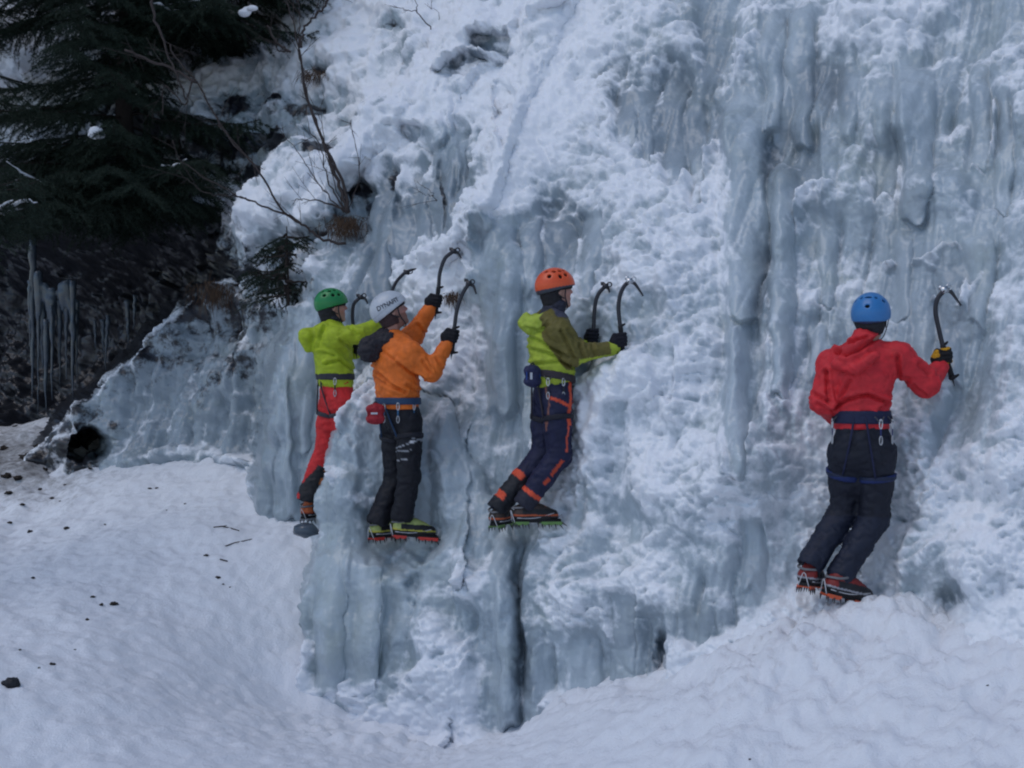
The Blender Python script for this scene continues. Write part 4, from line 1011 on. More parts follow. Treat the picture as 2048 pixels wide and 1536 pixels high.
orange = dict(D=7.85, creases=[([(1122, 662), (1136, 690), (1148, 716)], .014), ([(1058, 672), (1090, 688), (1136, 713)], .016), ([(1061, 697), (1100, 708), (1142, 727)], .015), ([(1054, 730), (1090, 726), (1122, 722), (1157, 740)], .016), ([(1160, 690), (1168, 716)], .012), ([(1185, 690), (1192, 712)], .010), ([(1052, 655), (1080, 662), (1105, 640)], .014), ([(1136, 660), (1160, 690)], .010)], face=(.90, .43), hf=(.93, .34, .10), hu=(-.12, 0, 1), label='climber in lime and olive jacket with orange helmet, standing between two raised axes',
    J=dict(head=(1112, 583, 0), neck=(1099, 633, 0), chest=(1103, 678, 0), pelvis=(1106, 770, 0), shR=(1118, 662, -.17), shL=(1106, 652, .17), elR=(1152, 708, -.17), wrR=(1230, 696, -.12),
           elL=(1150, 700, .22), wrL=(1182, 690, .16), hiR=(1114, 800, -.08), hiL=(1094, 802, .09), knR=(1118, 912, -.07), anR=(1058, 994, -.07), knL=(1086, 910, .10), anL=(1004, 1004, .04)),
    torr=(.150, .165, .165), slr=(.078, .066, .052), legr=(.100, .082, .072), hem=-.01, belt=.055, hemtilt=.25, belttilt=.18, jaccol=jac_lime, trocol=tro_navy, hoodf=hood_lime, hair=(.06, .03, .02),
    belcol=(.035, .028, .035), loocol=(.012, .012, .02), gear=(.9, 1.5), sling=(.02, .02, .03), buff=(.03, .03, .05), loopt=.32,
    gR=((1243, 680, -.12), (1238, 640, -.12), 1, (.008, .009, .016)), gL=((1186, 672, .14), (1188, 640, .14), 1, (.008, .009, .016)),
    bR=(1030, 1044, -.07, (.96, .27, -.02), (0, 0, 1)), bL=(988, 1052, -.0, (.45, .89, .0), (0, 0, 1)),
    bootcol=((.05, .032, .026), (.013, .013, .016), (.45, .09, .03)), cramcol=((.12, .24, .06), (.05, .05, .055)), capcol=(.012, .011, .015),
    helmet=dict(tilt=.02, capf=.030, rad=(.112, .136, .122), vents=[(60, 33, .016, .014), (88, 28, .013, .016), (50, 52, .015, .010), (78, 52, .016, .010), (110, 50, .015, .010), (130, 30, .013, .015), (150, 50, .014, .01), (25, 40, .012, .014)],
        col=lambda V, c0, r_, f_, u_: np.where((((V-c0)@u_)-.10*((V-c0)@f_) < -.013)[:, None], np.array([.035, .04, .055]), np.array([.68, .085, .018]))))
# ---------- climber in red jacket with blue helmet
def jac_red(V, e):
    return np.tile([.56, .022, .030], (len(V), 1))
def hood_red(G, e):
    n, f, rt, up = e['nek'], e['f'], e['rt'], e['up']
    G.cap(n-f*.04+up*.02, n-f*.05+up*.075, .085, .062, .03)
    G.cap(n-f*.09-rt*.01-up*.01, n-f*.15-rt*.07-up*.05, .060, .050, .012); G.cap(n-f*.15-rt*.13-up*.075, n-f*.18-rt*.03-up*.100, .034, .032, .008); G.cap(n-f*.18-rt*.03-up*.100, n-f*.14+rt*.07-up*.03, .032, .028, .008)
    G.cap(n-f*.09-rt*.14-up*.06, n-f*.03-rt*.10+up*.0, .035, .035, .02)
def tro_dark(V, e):
    out = np.tile([.006, .008, .018], (len(V), 1))
    out[(V[:, 2] < e['KR'][2]+.02)] = (.009, .013, .030); return out
def blue_loop(V):
    z = V[:, 2]; return np.where((np.abs(z-z.mean()) > .011)[:, None], np.array([.010, .022, .10]), np.array([.012, .02, .05]))
red = dict(D=6.6, belth=.036, creases=[([(1664, 818), (1695, 799), (1735, 790), (1772, 804)], .022), ([(1795, 713), (1798, 750)], .018), ([(1652, 742), (1658, 805)], .018), ([(1837, 728), (1859, 748)], .014), ([(1629, 788), (1655, 803)], .014), ([(1634, 808), (1656, 818)], .012), ([(1680, 692), (1704, 684), (1735, 676)], .014), ([(1673, 705), (1691, 709), (1717, 700), (1757, 674)], .024), ([(1700, 760), (1680, 800)], .012), ([(1826, 772), (1850, 790)], .012), ([(1760, 820), (1782, 800)], .012)], face=(.36, .93), hf=(.42, .88, .15), hu=(-.05, -.12, 1), label='climber in red hooded jacket with blue helmet, seen from behind, one axe raised',
    J=dict(head=(1742, 640, 0), neck=(1728, 702, 0), chest=(1722, 752, 0), pelvis=(1724, 872, 0), shR=(1796, 712, -.05), shL=(1664, 728, .06), elR=(1852, 768, -.02), wrR=(1882, 732, .10),
           elL=(1646, 802, .02), wrL=(1678, 846, .22), hiR=(1758, 898, -.03), hiL=(1690, 898, .04), knR=(1748, 1040, .02), anR=(1688, 1138, .0), knL=(1688, 1020, .12), anL=(1630, 1112, .04)),
    torr=(.140, .140, .165), slr=(.080, .070, .054), legr=(.097, .080, .074), hem=-.036, belt=.105, jaccol=jac_red, trocol=tro_dark, hoodf=hood_red, bulk=1.08, collarcut=0,
    belcol=(.012, .016, .05), loocol=blue_loop, gear=(-1.1, .7, 1.3), sling=(.02, .03, .12), hair=(.02, .015, .01), face_open=0, loopt=.40,
    gR=((1890, 712, .10), (1883, 672, .10), 1, lambda V: np.where((fbm(V[:, 0]/.05, V[:, 1]/.05+3, V[:, 2]/.04, 1) > .04)[:, None], np.array([.50, .25, .012]), np.array([.012, .012, .014]))),
    gL=((1692, 868, .27), (1710, 870, .27), 1, (.012, .012, .014)),
    bR=(1650, 1186, -.05, (.92, .30, -.25), (.2, 0, 1)), bL=(1608, 1172, -.02, (.50, .84, -.14), (.1, 0, 1)),
    bootcol=((.20, .02, .018), (.014, .014, .018), (.30, .30, .33)), cramcol=((.68, .10, .03), (.03, .03, .035)),
    helmet=dict(tilt=.08, capb=-.075, rad=(.106, .128, .118), vents=[(180, 20, .013, .010), (180, 50, .020, .008), (150, 48, .010, .008), (120, 38, .016, .010), (90, 45, .018, .010), (60, 40, .014, .010)],
        col=lambda V, c0, r_, f_, u_: np.where((((V-c0)@u_) < -.040)[:, None], np.array([.012, .03, .09]), np.array([.03, .17, .42]))))
# ---------- climber in lime jacket, red trousers, green helmet
def jac_green(V, e):
    return np.tile([.36, .46, .018], (len(V), 1))
def hood_green(G, e):
    n, f, rt, up = e['nek'], e['f'], e['rt'], e['up']
    G.cap(n-f*.06-up*.05-rt*.03, n-f*.17-up*.07, .065, .055, .04); G.cap(n-f*.17-up*.06, n-f*.16-up*.16, .05, .03, .04); G.cap(n-f*.08+rt*.07-up*.02, n+rt*.09, .04, .04, .03)
    G.ell(n-f*.07+up*.06, (rt, f, up), (.07, .075, .05), .015, 'cut')
def tro_red(V, e):
    out = np.tile([.55, .020, .022], (len(V), 1)); f, rt = e['f'], e['rt']
    for k, a in ((e['KR'], e['AR']), (e['KL'], e['AL'])):
        d, t = axdist(V, k, a); q = V-(k+(a-k)*t[:, None]); m = (d < .12) & (t > .42) & (q@f > -.028-.10*(t-.45)); out[m] = (.014, .014, .017)
        m = (d < .12) & (t > .40) & (t < .85) & (q@f > .025) & (np.sin(V[:, 2]*60) > .1); out[m] = (.45, .13, .03)
    return out
green = dict(D=9.0, creases=[([(648, 652), (640, 675), (635, 695)], .014), ([(651, 728), (681, 720), (706, 741)], .016), ([(680, 680), (700, 695)], .012), ([(640, 705), (670, 712)], .010), ([(700, 655), (715, 670)], .010)], face=(.90, .43), hf=(.92, .36, .12), hu=(-.1, 0, 1), label='climber in lime jacket and red trousers with green helmet, farthest along the ice',
    J=dict(head=(664, 616, 0), neck=(657, 655, 0), chest=(664, 690, 0), pelvis=(673, 772, 0), shR=(672, 674, -.15), shL=(668, 672, .16), elR=(722, 668, -.14), wrR=(768, 640, 0),
           elL=(708, 700, .2), wrL=(712, 682, .14), hiR=(684, 800, -.07), hiL=(664, 800, .09), knR=(694, 890, .0), anR=(652, 980, .05), knL=(652, 895, .08), anL=(618, 985, -.0)),
    torr=(.148, .160, .160), slr=(.076, .066, .052), legr=(.100, .080, .078), hem=.01, belt=.07, jaccol=jac_green, trocol=tro_red, hoodf=hood_green,
    belcol=(.03, .03, .04), loocol=(.035, .035, .045), gear=(-.6, 1.2), sling=(.02, .02, .03), hair=(.03, .02, .015), loopt=.30, buff=(.02, .02, .03),
    gR=((778, 615, .02), (783, 580, .02), 1, (.010, .010, .014)), gL=((711, 684, .12), (708, 650, .12), 1, (.010, .010, .014)),
    bR=(638, 1022, .06, (.75, .65, 0), (0, 0, 1)), bL=(608, 1038, -.02, (.50, .86, .0), (0, 0, 1)),
    bootcol=((.50, .11, .03), (.014, .014, .018), (.35, .06, .02)), cramcol=((.30, .30, .32), (.05, .05, .055)),
    helmet=dict(tilt=.03, capf=.02, rad=(.108, .128, .116), vents=[(60, 30, .014, .012), (90, 30, .013, .014), (70, 55, .015, .010), (105, 52, .015, .010), (130, 30, .013, .012), (150, 50, .014, .01), (25, 40, .012, .012)],
        col=lambda V, c0, r_, f_, u_: np.tile([.012, .20, .05], (len(V), 1))))
for S in (green, silver, orange, red): build_person(S)

# black puffy hood lying on the orange jacket's shoulders
e = silver['_']; n_, f_, r_, u_ = e['nek'], e['f'], e['rt'], e['up']
Hd = Grid(n_-.36, n_+.3, .008)
Hd.cap(n_-f_*.07-u_*.03, n_-f_*.16-u_*.07, .075, .075, .04); Hd.cap(n_-f_*.10-u_*.10, n_-f_*.17-u_*.12, .07, .055, .04); Hd.cap(n_-f_*.05+r_*.07-u_*.01, n_+f_*.09+r_*.07-u_*.075, .055, .030, .03)
Hd.cap(n_-f_*.05-r_*.07-u_*.01, n_+f_*.08-r_*.07-u_*.05, .05, .030, .03); Hd.cap(n_-u_*.02, n_+u_*.02, .08, .075, .03)
Hd.ell(e['hc']+u_*.0, (r_, f_, u_), (.085, .105, .09), .01, 'cut')
emit('hood', Hd, M_cloth, e['person'], (.018, .016, .022), .009, .05, 1)
# lettering on the silver helmet, letters bent over the shell
def helmet_text(e, txt, az0, el0, size, slant, col=(.02, .02, .03)):
    cu = bpy.data.curves.new('lettering', 'FONT'); cu.body = txt; cu.size = size; cu.offset = .0012; cu.extrude = 0
    tmp = bpy.data.objects.new('tmp', cu); C.objects.link(tmp)
    dg = bpy.context.evaluated_depsgraph_get(); me = bpy.data.meshes.new_from_object(tmp.evaluated_get(dg)); bpy.data.objects.remove(tmp)
    import bmesh
    bm = bmesh.new(); bm.from_mesh(me); bmesh.ops.triangulate(bm, faces=bm.faces)
    bmesh.ops.subdivide_edges(bm, edges=[x for x in bm.edges if x.calc_length() > .008], cuts=2); bmesh.ops.triangulate(bm, faces=bm.faces)
    hr, ff, uu = e['hx']; c0 = e['c0']; rad = e['rad']; xs = [v.co.x for v in bm.verts]; xm = (min(xs)+max(xs))/2
    for v in bm.verts:
        a = az0-(v.co.x-xm)/.122; b = el0+(v.co.y)/.115+slant*(v.co.x-xm)
        dv = ff*math.cos(a)*math.cos(b)+hr*math.sin(a)*math.cos(b)+uu*math.sin(b)
        q = 1/math.sqrt((dv@hr/rad[0])**2+(dv@ff/rad[1])**2+(dv@uu/rad[2])**2); v.co = Vector(c0+dv*(q+.0016))
    bm.to_mesh(me); bm.free(); me.materials.clear(); me.materials.append(simple('lettering_grey', (.05, .055, .07), .6))
    o = bpy.data.objects.new('lettering', me); C.objects.link(o); o.parent = e['he']; return o
helmet_text(silver['_'], 'DYNAFIT', math.radians(98), math.radians(4), .044, 0)

# ice axes
def ax(pts, d): return [(x, y, d) for x, y in pts]
build_axe(ax([(904, 702), (909, 655), (914, 620), (925, 588), (937, 568)], 8.22), 8.22, ax([(937, 567), (947, 572), (953, 588)], 8.22), 'black ice axe in the lower gloved hand of the climber in orange')
build_axe(ax([(872, 622), (877, 575), (880, 545), (890, 517), (906, 503)], 8.46), 8.46, ax([(906, 503), (916, 506), (923, 516)], 8.46), 'black ice axe in the higher gloved hand of the climber in orange')
build_axe(ax([(1246, 713), (1242, 665), (1237, 620), (1240, 592), (1248, 573), (1258, 563)], 7.73), 7.73, ax([(1258, 562), (1268, 566), (1277, 577), (1287, 592)], 7.73), 'ice axe with long bright pick, nearer of the two before the orange helmet', head='bright')
build_axe(ax([(1184, 706), (1187, 660), (1190, 612), (1197, 588), (1210, 573)], 7.99), 7.99, ax([(1210, 573), (1216, 575), (1220, 584)], 7.99), 'farther, left-hand axe of the two held before the orange helmet')
build_axe(ax([(1903, 752), (1889, 705), (1877, 655), (1871, 622), (1875, 598), (1888, 581)], 6.70), 6.70, ax([(1888, 580), (1900, 582), (1911, 595), (1923, 611)], 6.70), 'ice axe raised in a yellow and black glove by the climber in red', head='bright')
build_axe(ax([(712, 702), (707, 655), (705, 630), (708, 608), (720, 595)], 9.12), 9.12, ax([(720, 595), (730, 597), (736, 607)], 9.12), 'dark ice axe standing between the green helmet and the silver helmet')
build_axe(ax([(773, 640), (782, 590), (792, 565), (806, 549), (812, 545)], 9.02), 9.02, ax([(812, 545), (822, 540), (833, 537)], 9.06), 'dark ice axe showing above the silver helmet, held by the climber in lime jacket')

# pouches hanging from the harnesses
def pouch(px, py, d, w, h, dep, col, rim, label, cat, ax_r, ax_n, patch):
    c = P(px, py, d); r_ = nrm(ax_r); n_ = nrm(ax_n); u_ = np.cross(r_, n_); u_ = u_*np.sign(u_[2]) 
    root = empty('pouch', c-u_*h/2)
    G = Grid(c-.14, c+.14, .0045)
    for sx in (-1, 1):
        for sy in (-1, 1): G.cap(c+r_*sx*(w/2-.018)+u_*sy*(h/2-.018), c+r_*sx*(w/2-.018)*.0+u_*sy*(h/2-.018), .024, .024, .02, flat=n_, fs=.85*.05/dep)
    G.cap(c-u_*(h/2-.03), c+u_*(h/2-.03), w/2*.9, w/2*.9, .02, flat=n_, fs=w/dep)
    emit('pouch_body', G, M_cloth, root, col, .003, .04, 1)
    z = MB(); ring = []
    for a in np.linspace(0, 6.283, 25)[:-1]:
        ca, sa = math.cos(a), math.sin(a); ring.append(c+n_*dep*.32+r_*np.sign(ca)*abs(ca)**.4*w*.44+u_*np.sign(sa)*abs(sa)**.4*h*.42)
    z.tube(ring, .0028, 6, closed=True, col=rim); z.build('zip', M_web, root)
    b = MB(); b.box(c+n_*dep*.53+r_*patch[0]+u_*patch[1], (r_, u_, n_), (patch[2], patch[3], .002), (.55, .56, .60)); b.build('patch', M_web, root, False)
    l = MB(); l.tube(spline([c+u_*h*.45-r_*.03, c+u_*(h*.5+.03), c+u_*h*.45+r_*.03], 5), .005, 6, col=(.02, .02, .03)); l.build('hanger', M_web, root)
    tag(root, label, cat)
pouch(751, 828, 8.10, .115, .105, .07, (.30, .012, .022), (.2, .01, .015), 'small red first aid pouch hanging from the belt of the climber in orange', 'pouch', (1, .15, 0), (.1, -1, 0), (-.008, .005, .022, .006))
pouch(1065, 752, 7.72, .11, .11, .06, (.018, .022, .07), (.02, .08, .35), 'dark blue pouch with light blue zip on the belt below the lime jacket', 'pouch', (1, .5, 0), (.3, -1, 0), (-.02, .0, .008, .022))

# ------------------------------------------------------------------ spruces
def needles_for(segs, rng_, dens=260, ln=.024, wd=.0055):
    """segs: list of (p0, p1) twig pieces -> many needle triangles"""
    A = np.array([s[0] for s in segs]); B_ = np.array([s[1] for s in segs]); L_ = np.linalg.norm(B_-A, axis=1)
    cnt = np.maximum(3, (L_*dens).astype(int)); I = np.repeat(np.arange(len(A)), cnt); t = rng_.random(len(I))
    d = (B_-A)/L_[:, None]; d = d[I]; p = A[I]+(B_-A)[I]*t[:, None]
    r_ = rng_.normal(size=(len(I), 3)); r_ -= d*np.sum(r_*d, 1)[:, None]; r_ /= np.linalg.norm(r_, axis=1)[:, None]+1e-9
    n = d*.62+r_*.8; n /= np.linalg.norm(n, axis=1)[:, None]; l = ln*(.7+.6*rng_.random(len(I)))[:, None]
    s = np.cross(n, rng_.normal(size=(len(I), 3))); s /= np.linalg.norm(s, axis=1)[:, None]+1e-9
    V = np.stack([p-s*wd/2, p+s*wd/2, p+n*l], 1).reshape(-1, 3)
    return V, np.arange(len(V)).reshape(-1, 3)
def spruce_branch(p0, d, L_, rng_, mb, segs, droop=.35, side=.42, lift=.18, r0=.014):
    d = nrm(d); pts = []
    for t in np.linspace(0, 1, 9): pts.append(p0+d*L_*t+np.array([0, 0, -droop*L_*t**1.2+lift*L_*t**3])+rng_.normal(size=3)*.012*L_)
    pts = np.array(pts); mb.tube(pts, np.linspace(r0, .003, len(pts)), 5)
    n = max(6, int(L_*24)); hz = nrm(np.cross(d, (0, 0, 1)))
    for i in range(n):
        t = .12+.88*(i+rng_.random())/n; k = min(7, int(t*8)); a = pts[k]+(pts[k+1]-pts[k])*(t*8-k)
        tl = side*L_**.6*(1.15-t)*(.5+.7*rng_.random())+.04; sg = 1 if i % 2 else -1
        dv = nrm(d*.75+hz*sg*(.8+.2*rng_.random())+np.array([0, 0, -.35-.45*rng_.random()])); b = a+dv*tl; c = b+nrm(dv+np.array([0, 0, -.45]))*tl*.5
        segs.append((a, b)); segs.append((b, c))
        for q in range(int(tl*16)):
            u_ = rng_.random(); a2 = a+(b-a)*u_; dv2 = nrm(dv+hz*rng_.normal()*.6+d*.5*rng_.random()+np.array([0, 0, -.3])); segs.append((a2, a2+dv2*(.05+.10*rng_.random())))
    for k in range(3, 8): segs.append((pts[k], pts[k+1]))
    return pts
def spruce(px, py_bot, py_top, d, label, branches, base_z, seed, dens=260, ln=.024, r=.11):
    rng_ = np.random.default_rng(seed); zt = P(px, py_top, d)[2]; x0 = P(px, 0, d)[0]
    root = empty('spruce_tree', (x0, d, base_z)); tb = MB()
    tb.tube([(x0+.03*math.sin(z), d+.02*math.cos(z*2), z) for z in np.linspace(base_z, zt, 14)], np.linspace(r, r*.3, 14), 10); tb.build('trunk', M_bark, root)
    mb = MB(); segs = []; tips = []
    for (py, az, L_, droop) in branches(rng_):
        z = max(P(px, py, d)[2], base_z+.1); dv = np.array([math.cos(az), math.sin(az), .15]); tips.append(spruce_branch(np.array([x0, d, z]), dv, L_, rng_, mb, segs, droop))
    mb.build('limbs', M_bark, root); V, T = needles_for(segs, rng_, dens, ln)
    mesh_obj('crown', V, T, M_needle, root, False)
    tag(root, label, 'tree', 'spruce trees on the dark left side'); return root, tips
def br1(rng_):
    out = []
    for i in range(170):
        py = -260+840*i/170+rng_.normal()*8; az = rng_.random()*6.283; cx = math.cos(az)
        L_ = 1.75+.3*rng_.random()
        if cx > .1:
            if 95 < py < 250: L_ = .5
            elif py <= 95: L_ = 1.3
            elif py > 430: L_ = 1.2
        if cx < -.1 and py < 330:
            if rng_.random() < .55: continue
        if py > 520: L_ *= .75
        out.append((py-60, az, L_, .38+.15*rng_.random()))
    return out
sp1, tips1 = spruce(255, 600, -420, 12.7, 'big dark spruce on the left with drooping branches and a lump of snow on one', br1, P(255, 400, 12.7)[2], 3, dens=300, ln=.030)
def br2(rng_):
    return [(-230+250*i/46+rng_.normal()*6, rng_.random()*6.283, 1.15+.25*rng_.random(), .5) for i in range(60)]
sp2, tips2 = spruce(430, 100, -380, 12.9, 'dark spruce hanging over the snow slope at the top, left of centre', br2, P(430, 60, 12.9)[2], 5, r=.08, ln=.03)
def br3(rng_):
    return [(380+60*rng_.random() if i < 7 else 330-60*(i-6), (-.35+.5*rng_.random()) if i < 7 else rng_.random()*6.283, 1.25 if i < 7 else 1.0, .28) for i in range(12)]
sp3, tips3 = spruce(-290, 600, -620, 8.2, 'nearer spruce at the left picture edge, its frosted branch tip reaching in', br3, .4, 9, r=.1)
def br5(rng_):
    return [v for v in [(-420+640*i/60+rng_.normal()*8, rng_.random()*6.283, 1.3+.3*rng_.random(), .42) for i in range(60)] if v[0] < 0 or rng_.random() < .5]
sp5, tips5 = spruce(-70, 600, -420, 13.4, 'spruce with sparse dark boughs in the upper left corner', br5, P(-70, 380, 13.4)[2], 12, dens=220, ln=.03)
def br4(rng_):
    return [(470+120*i/26, rng_.random()*6.283, .20+.22*(i/26), .3) for i in range(27)]
sp4, tips4 = spruce(572, 640, 452, 10.3, 'small spruce sapling growing from the snowy ledge above the green helmet', br4, P(572, 640, 10.3)[2], 8, dens=420, ln=.016, r=.014)
# small bits of snow lying on spruce branches
def snow_lump(parent, c, sx, sy, sz, seed):
    G = Grid(np.array(c)-max(sx, sy, sz)-.06, np.array(c)+max(sx, sy, sz)+.06, max(.006, sx/11)); r_ = np.random.default_rng(seed)
    for k in range(6):
        o = r_.normal(size=3)*np.array([sx, sy, sz])*.42; G.ell(np.array(c)+o, np.eye(3), np.array([sx, sy, sz])*(.45+.3*r_.random()), .02)
    V, Q = nets(G); V = smooth_mesh(V, Q, 1); o = mesh_obj('snow_lump', V, Q, M_snow, parent, True, attrs={'dirt': np.zeros(len(V))}); return o
snow_lump(sp1, P(192, 268, 11.2), .085, .06, .055, 1); snow_lump(sp2, P(492, 22, 11.9), .09, .06, .045, 3)
rr = np.random.default_rng(4)
def snow_caps(tips, par, r_):
    m = MB()
    for t in tips:
        k = int(rr.integers(3, 6)); w = spline(np.array(t[k:k+4])+np.array([0, 0, .012]), 4); n = len(w); w = w+rr.normal(size=w.shape)*.006
        m.tube(w, r_*np.sin(np.linspace(.15, 3.0, n))*(1+.3*rr.normal(size=n))+.001, 6)
    o = m.build('snow_cap', M_snow, par); o['kind'] = 'stuff'
snow_caps(tips3[:7], sp3, .016); snow_caps(tips1[::9], sp1, .014); snow_caps(tips2[::4], sp2, .014); snow_caps(tips5[::4], sp5, .018)


# ------------------------------------------------------------------ leafless shrubs and branches
def twiggy(name, label, cat, stems, d, seed, ntw=5, group=None, mat=None, base=None):
    """stems: (list of photo points, base radius, tip radius)"""
    r_ = np.random.default_rng(seed); first = P(*stems[0][0][0][:2], d) if base is None else base
    root = empty(name, first)
    for pts, ra, rb in stems:
        w = np.array([P(p[0], p[1], d+(p[2] if len(p) > 2 else 0)) for p in pts]); w = spline(w, 5); n = len(w)
        w[1:-1] += r_.normal(size=(n-2, 3))*.006
        m = MB(); m.tube(w, np.linspace(ra, rb, n), 6)
        for k in range(ntw):
            i = int(n*(.25+.7*r_.random())); i = min(i, n-2); dv = nrm(w[i+1]-w[i]); s = nrm(r_.normal(size=3)); dv = nrm(dv*.9+s*.75+np.array([0, 0, .1])); L_ = .08+.28*r_.random()
            q = [w[i]+dv*L_*t+s*.12*L_*t*t for t in np.linspace(0, 1, 5)]; m.tube(q, np.linspace(max(.0022, ra*.25), .0012, 5), 4)
            for j in range(2):
                a = q[1+j]; dv2 = nrm(dv+r_.normal(size=3)*.6); m.tube([a, a+dv2*L_*.4], [.0018, .001], 4)
        m.build('stem', mat or M_twig, root)
    tag(root, label, cat, group); return root
twiggy('bare_shrub', 'leafless shrub with long upright stems rooted on the ledge left of centre', 'shrub', [
    ([(694, 425), (680, 375), (655, 310), (630, 240), (612, 190), (602, 120), (585, 40), (570, -20)], .016, .004),
    ([(698, 425), (688, 372), (662, 315), (640, 265), (618, 200), (606, 150), (598, 90), (600, 30), (590, -20)], .014, .003),
    ([(690, 425), (668, 385), (650, 345), (640, 290), (620, 262), (612, 215)], .007, .002),
    ([(688, 425), (655, 390), (625, 350), (600, 310), (560, 260)], .006, .002),
    ([(690, 420), (650, 405), (620, 398), (590, 400)], .009, .002), ([(690, 425), (664, 350), (645, 262), (644, 180)], .005, .0015),
    ([(602, 95), (604, 70), (612, 50), (632, 30), (650, 12), (664, -20)], .012, .009), ([(696, 420), (720, 340), (705, 270), (700, 240)], .004, .001)], 9.62, 21, 5)
twiggy('bare_branch', 'long leafless branches arching down from the dark spruce to the ledge', 'branch', [
    ([(692, 486), (655, 482), (620, 462), (590, 440), (540, 418), (500, 402), (455, 380), (400, 350), (360, 318), (345, 280)], .012, .003),
    ([(600, 446), (560, 415), (520, 345), (470, 290), (430, 230), (395, 165), (355, 120), (340, 90)], .009, .006),
    ([(500, 402), (470, 392), (420, 388), (380, 365), (355, 340)], .006, .002), ([(395, 165), (350, 140), (290, 118), (250, 100)], .012, .010),
    ([(385, 160), (370, 210), (330, 170), (325, 230)], .008, .004), ([(430, 230), (445, 260), (500, 320), (512, 350)], .008, .002), ([(300, -10), (312, 40), (330, 95), (355, 150), (372, 200)], .012, .006)], 9.7, 22, 5)
twiggy('bare_twig', 'thin forked twig sticking out of the snow at the top of the slope', 'twig', [
    ([(873, 68), (852, 45), (832, 24), (805, 18), (785, 12)], .007, .002), ([(834, 26), (833, 8), (828, -15)], .005, .002), ([(878, 40), (876, 22), (860, 14)], .003, .001)], 11.3, 23, 2)
twiggy('bare_twig', 'thin dark twig hanging over the ice curtain above the orange sleeves', 'twig', [([(892, 445), (880, 420), (868, 392), (852, 376), (835, 362)], .004, .0015), ([(868, 392), (850, 388), (836, 380)], .003, .001)], 9.55, 24, 1)
twiggy('bare_twig', 'short dead spruce limb poking from the snow under the top spruce', 'twig', [([(582, 104), (560, 92), (545, 70), (535, 50)], .013, .009), ([(575, 105), (555, 98), (548, 82)], .008, .004)], 11.6, 25, 3)
def tuft(px, py, d, n, L_, label, seed, spread=.08, down=.9, wd=.0045):
    r_ = np.random.default_rng(seed); c = P(px, py, d); m = MB()
    for k in range(n):
        a = c+r_.normal(size=3)*np.array([spread, spread*.6, spread*.5]); dv = nrm(np.array([r_.normal()*.35, -.45+r_.normal()*.2, -down+r_.normal()*.35])); l = L_*(.5+.8*r_.random())
        s = nrm(np.cross(dv, (0, 1, .2)))*wd*.5; b = a+dv*l*.6+np.array([0, -.015, .015]); e_ = a+dv*l
        m.add([a-s, a+s, b+s*.8, b-s*.8, e_], [(0, 1, 2, 3), (3, 2, 4)])
    o = m.build('dry_grass', M_drygrass, None, False); tag(o, label, 'grass', kind='stuff')
tuft(690, 445, 10.0, 260, .16, 'brown dead grass hanging from the ledge below the bare shrub', 31)
tuft(622, 148, 12.3, 160, .14, 'clump of brown dead grass on the upper snow slope', 32, .06)
tuft(655, 148, 12.2, 60, .10, 'small brown tussock right of the larger one on the upper snow slope', 35, .03)
tuft(430, 575, 11.6, 170, .24, 'brown dead grass hanging down over the dark rock slab', 33, .10, 1.3)
tuft(905, 590, 8.95, 90, .10, 'faded grass blades in the ice beside the raised orange sleeve', 34, .03)

# ------------------------------------------------------------------ icicles in the dark hollow
ICL = ['long thin icicle at the far left of the hollow, starting highest', 'second icicle from the left in the hollow, narrow and long', 'third icicle from the left in the hollow', 'fat icicle fourth from the left in the hollow',
       'broad icicle left of the widest one in the hanging curtain', 'widest icicle in the middle of the hanging curtain', 'long icicle at the right edge of the hanging curtain', 'thin icicle on the very right of the hanging curtain',
       'short stout icicle among the left long ones', 'middle of the three small icicles right of the curtain', 'rightmost of the three small icicles right of the curtain', 'leftmost and thinnest of three small icicles right of the curtain',
       'lone faint icicle near the top edge of the slab', 'icicle hanging just left of all the long ones', 'shortest icicle, close above the slab edge']
ri = np.random.default_rng(77)
for k, (px, y0, y1, w) in enumerate([(66, 470, 800, .035), (76, 650, 830, .03), (92, 640, 826, .035), (104, 610, 800, .045), (118, 600, 770, .055), (133, 600, 760, .06), (146, 560, 800, .04), (152, 620, 770, .03),
                                     (84, 600, 740, .04), (205, 640, 720, .03), (216, 630, 740, .03), (190, 640, 700, .025), (255, 600, 690, .03), (60, 560, 700, .03), (270, 590, 660, .02)]):
    d = 14.0+.2*ri.random(); a = P(px, y0, d); b = P(px+ri.normal()*2, y1, d); m = MB(); n = 16
    pts = a+(b-a)*np.linspace(0, 1, n)[:, None]+ri.normal(size=(n, 3))*.004; rad = w*(.45+.75*ri.random())*(1-np.linspace(0, 1, n)**(.8+ri.random()))+.003; rad = rad*(1+.16*ri.normal(size=n)); m.tube(pts, rad, 8)
    o = m.build('icicle', M_ice); tag(o, ICL[k], 'icicle', 'icicles hanging in the dark hollow')

G = Grid(P(20, 700, 14.5)-.5, P(200, 420, 14.0)+.5, .02)
for k in range(16):
    px = 60+95*ri.random(); y0 = 540+.3*(px-60)+50*ri.random(); G.cap(P(px, y0, 14.15), P(px+ri.normal()*3, y0+30+130*ri.random()**2, 14.12), .03+.03*ri.random(), .008, .03)
V, Q = nets(G); V = smooth_mesh(V, Q, 1); tag(mesh_obj('ice_curtain', V, Q, M_ice), 'dull ice curtain in the dark hollow from which the long icicles hang', 'ice curtain')
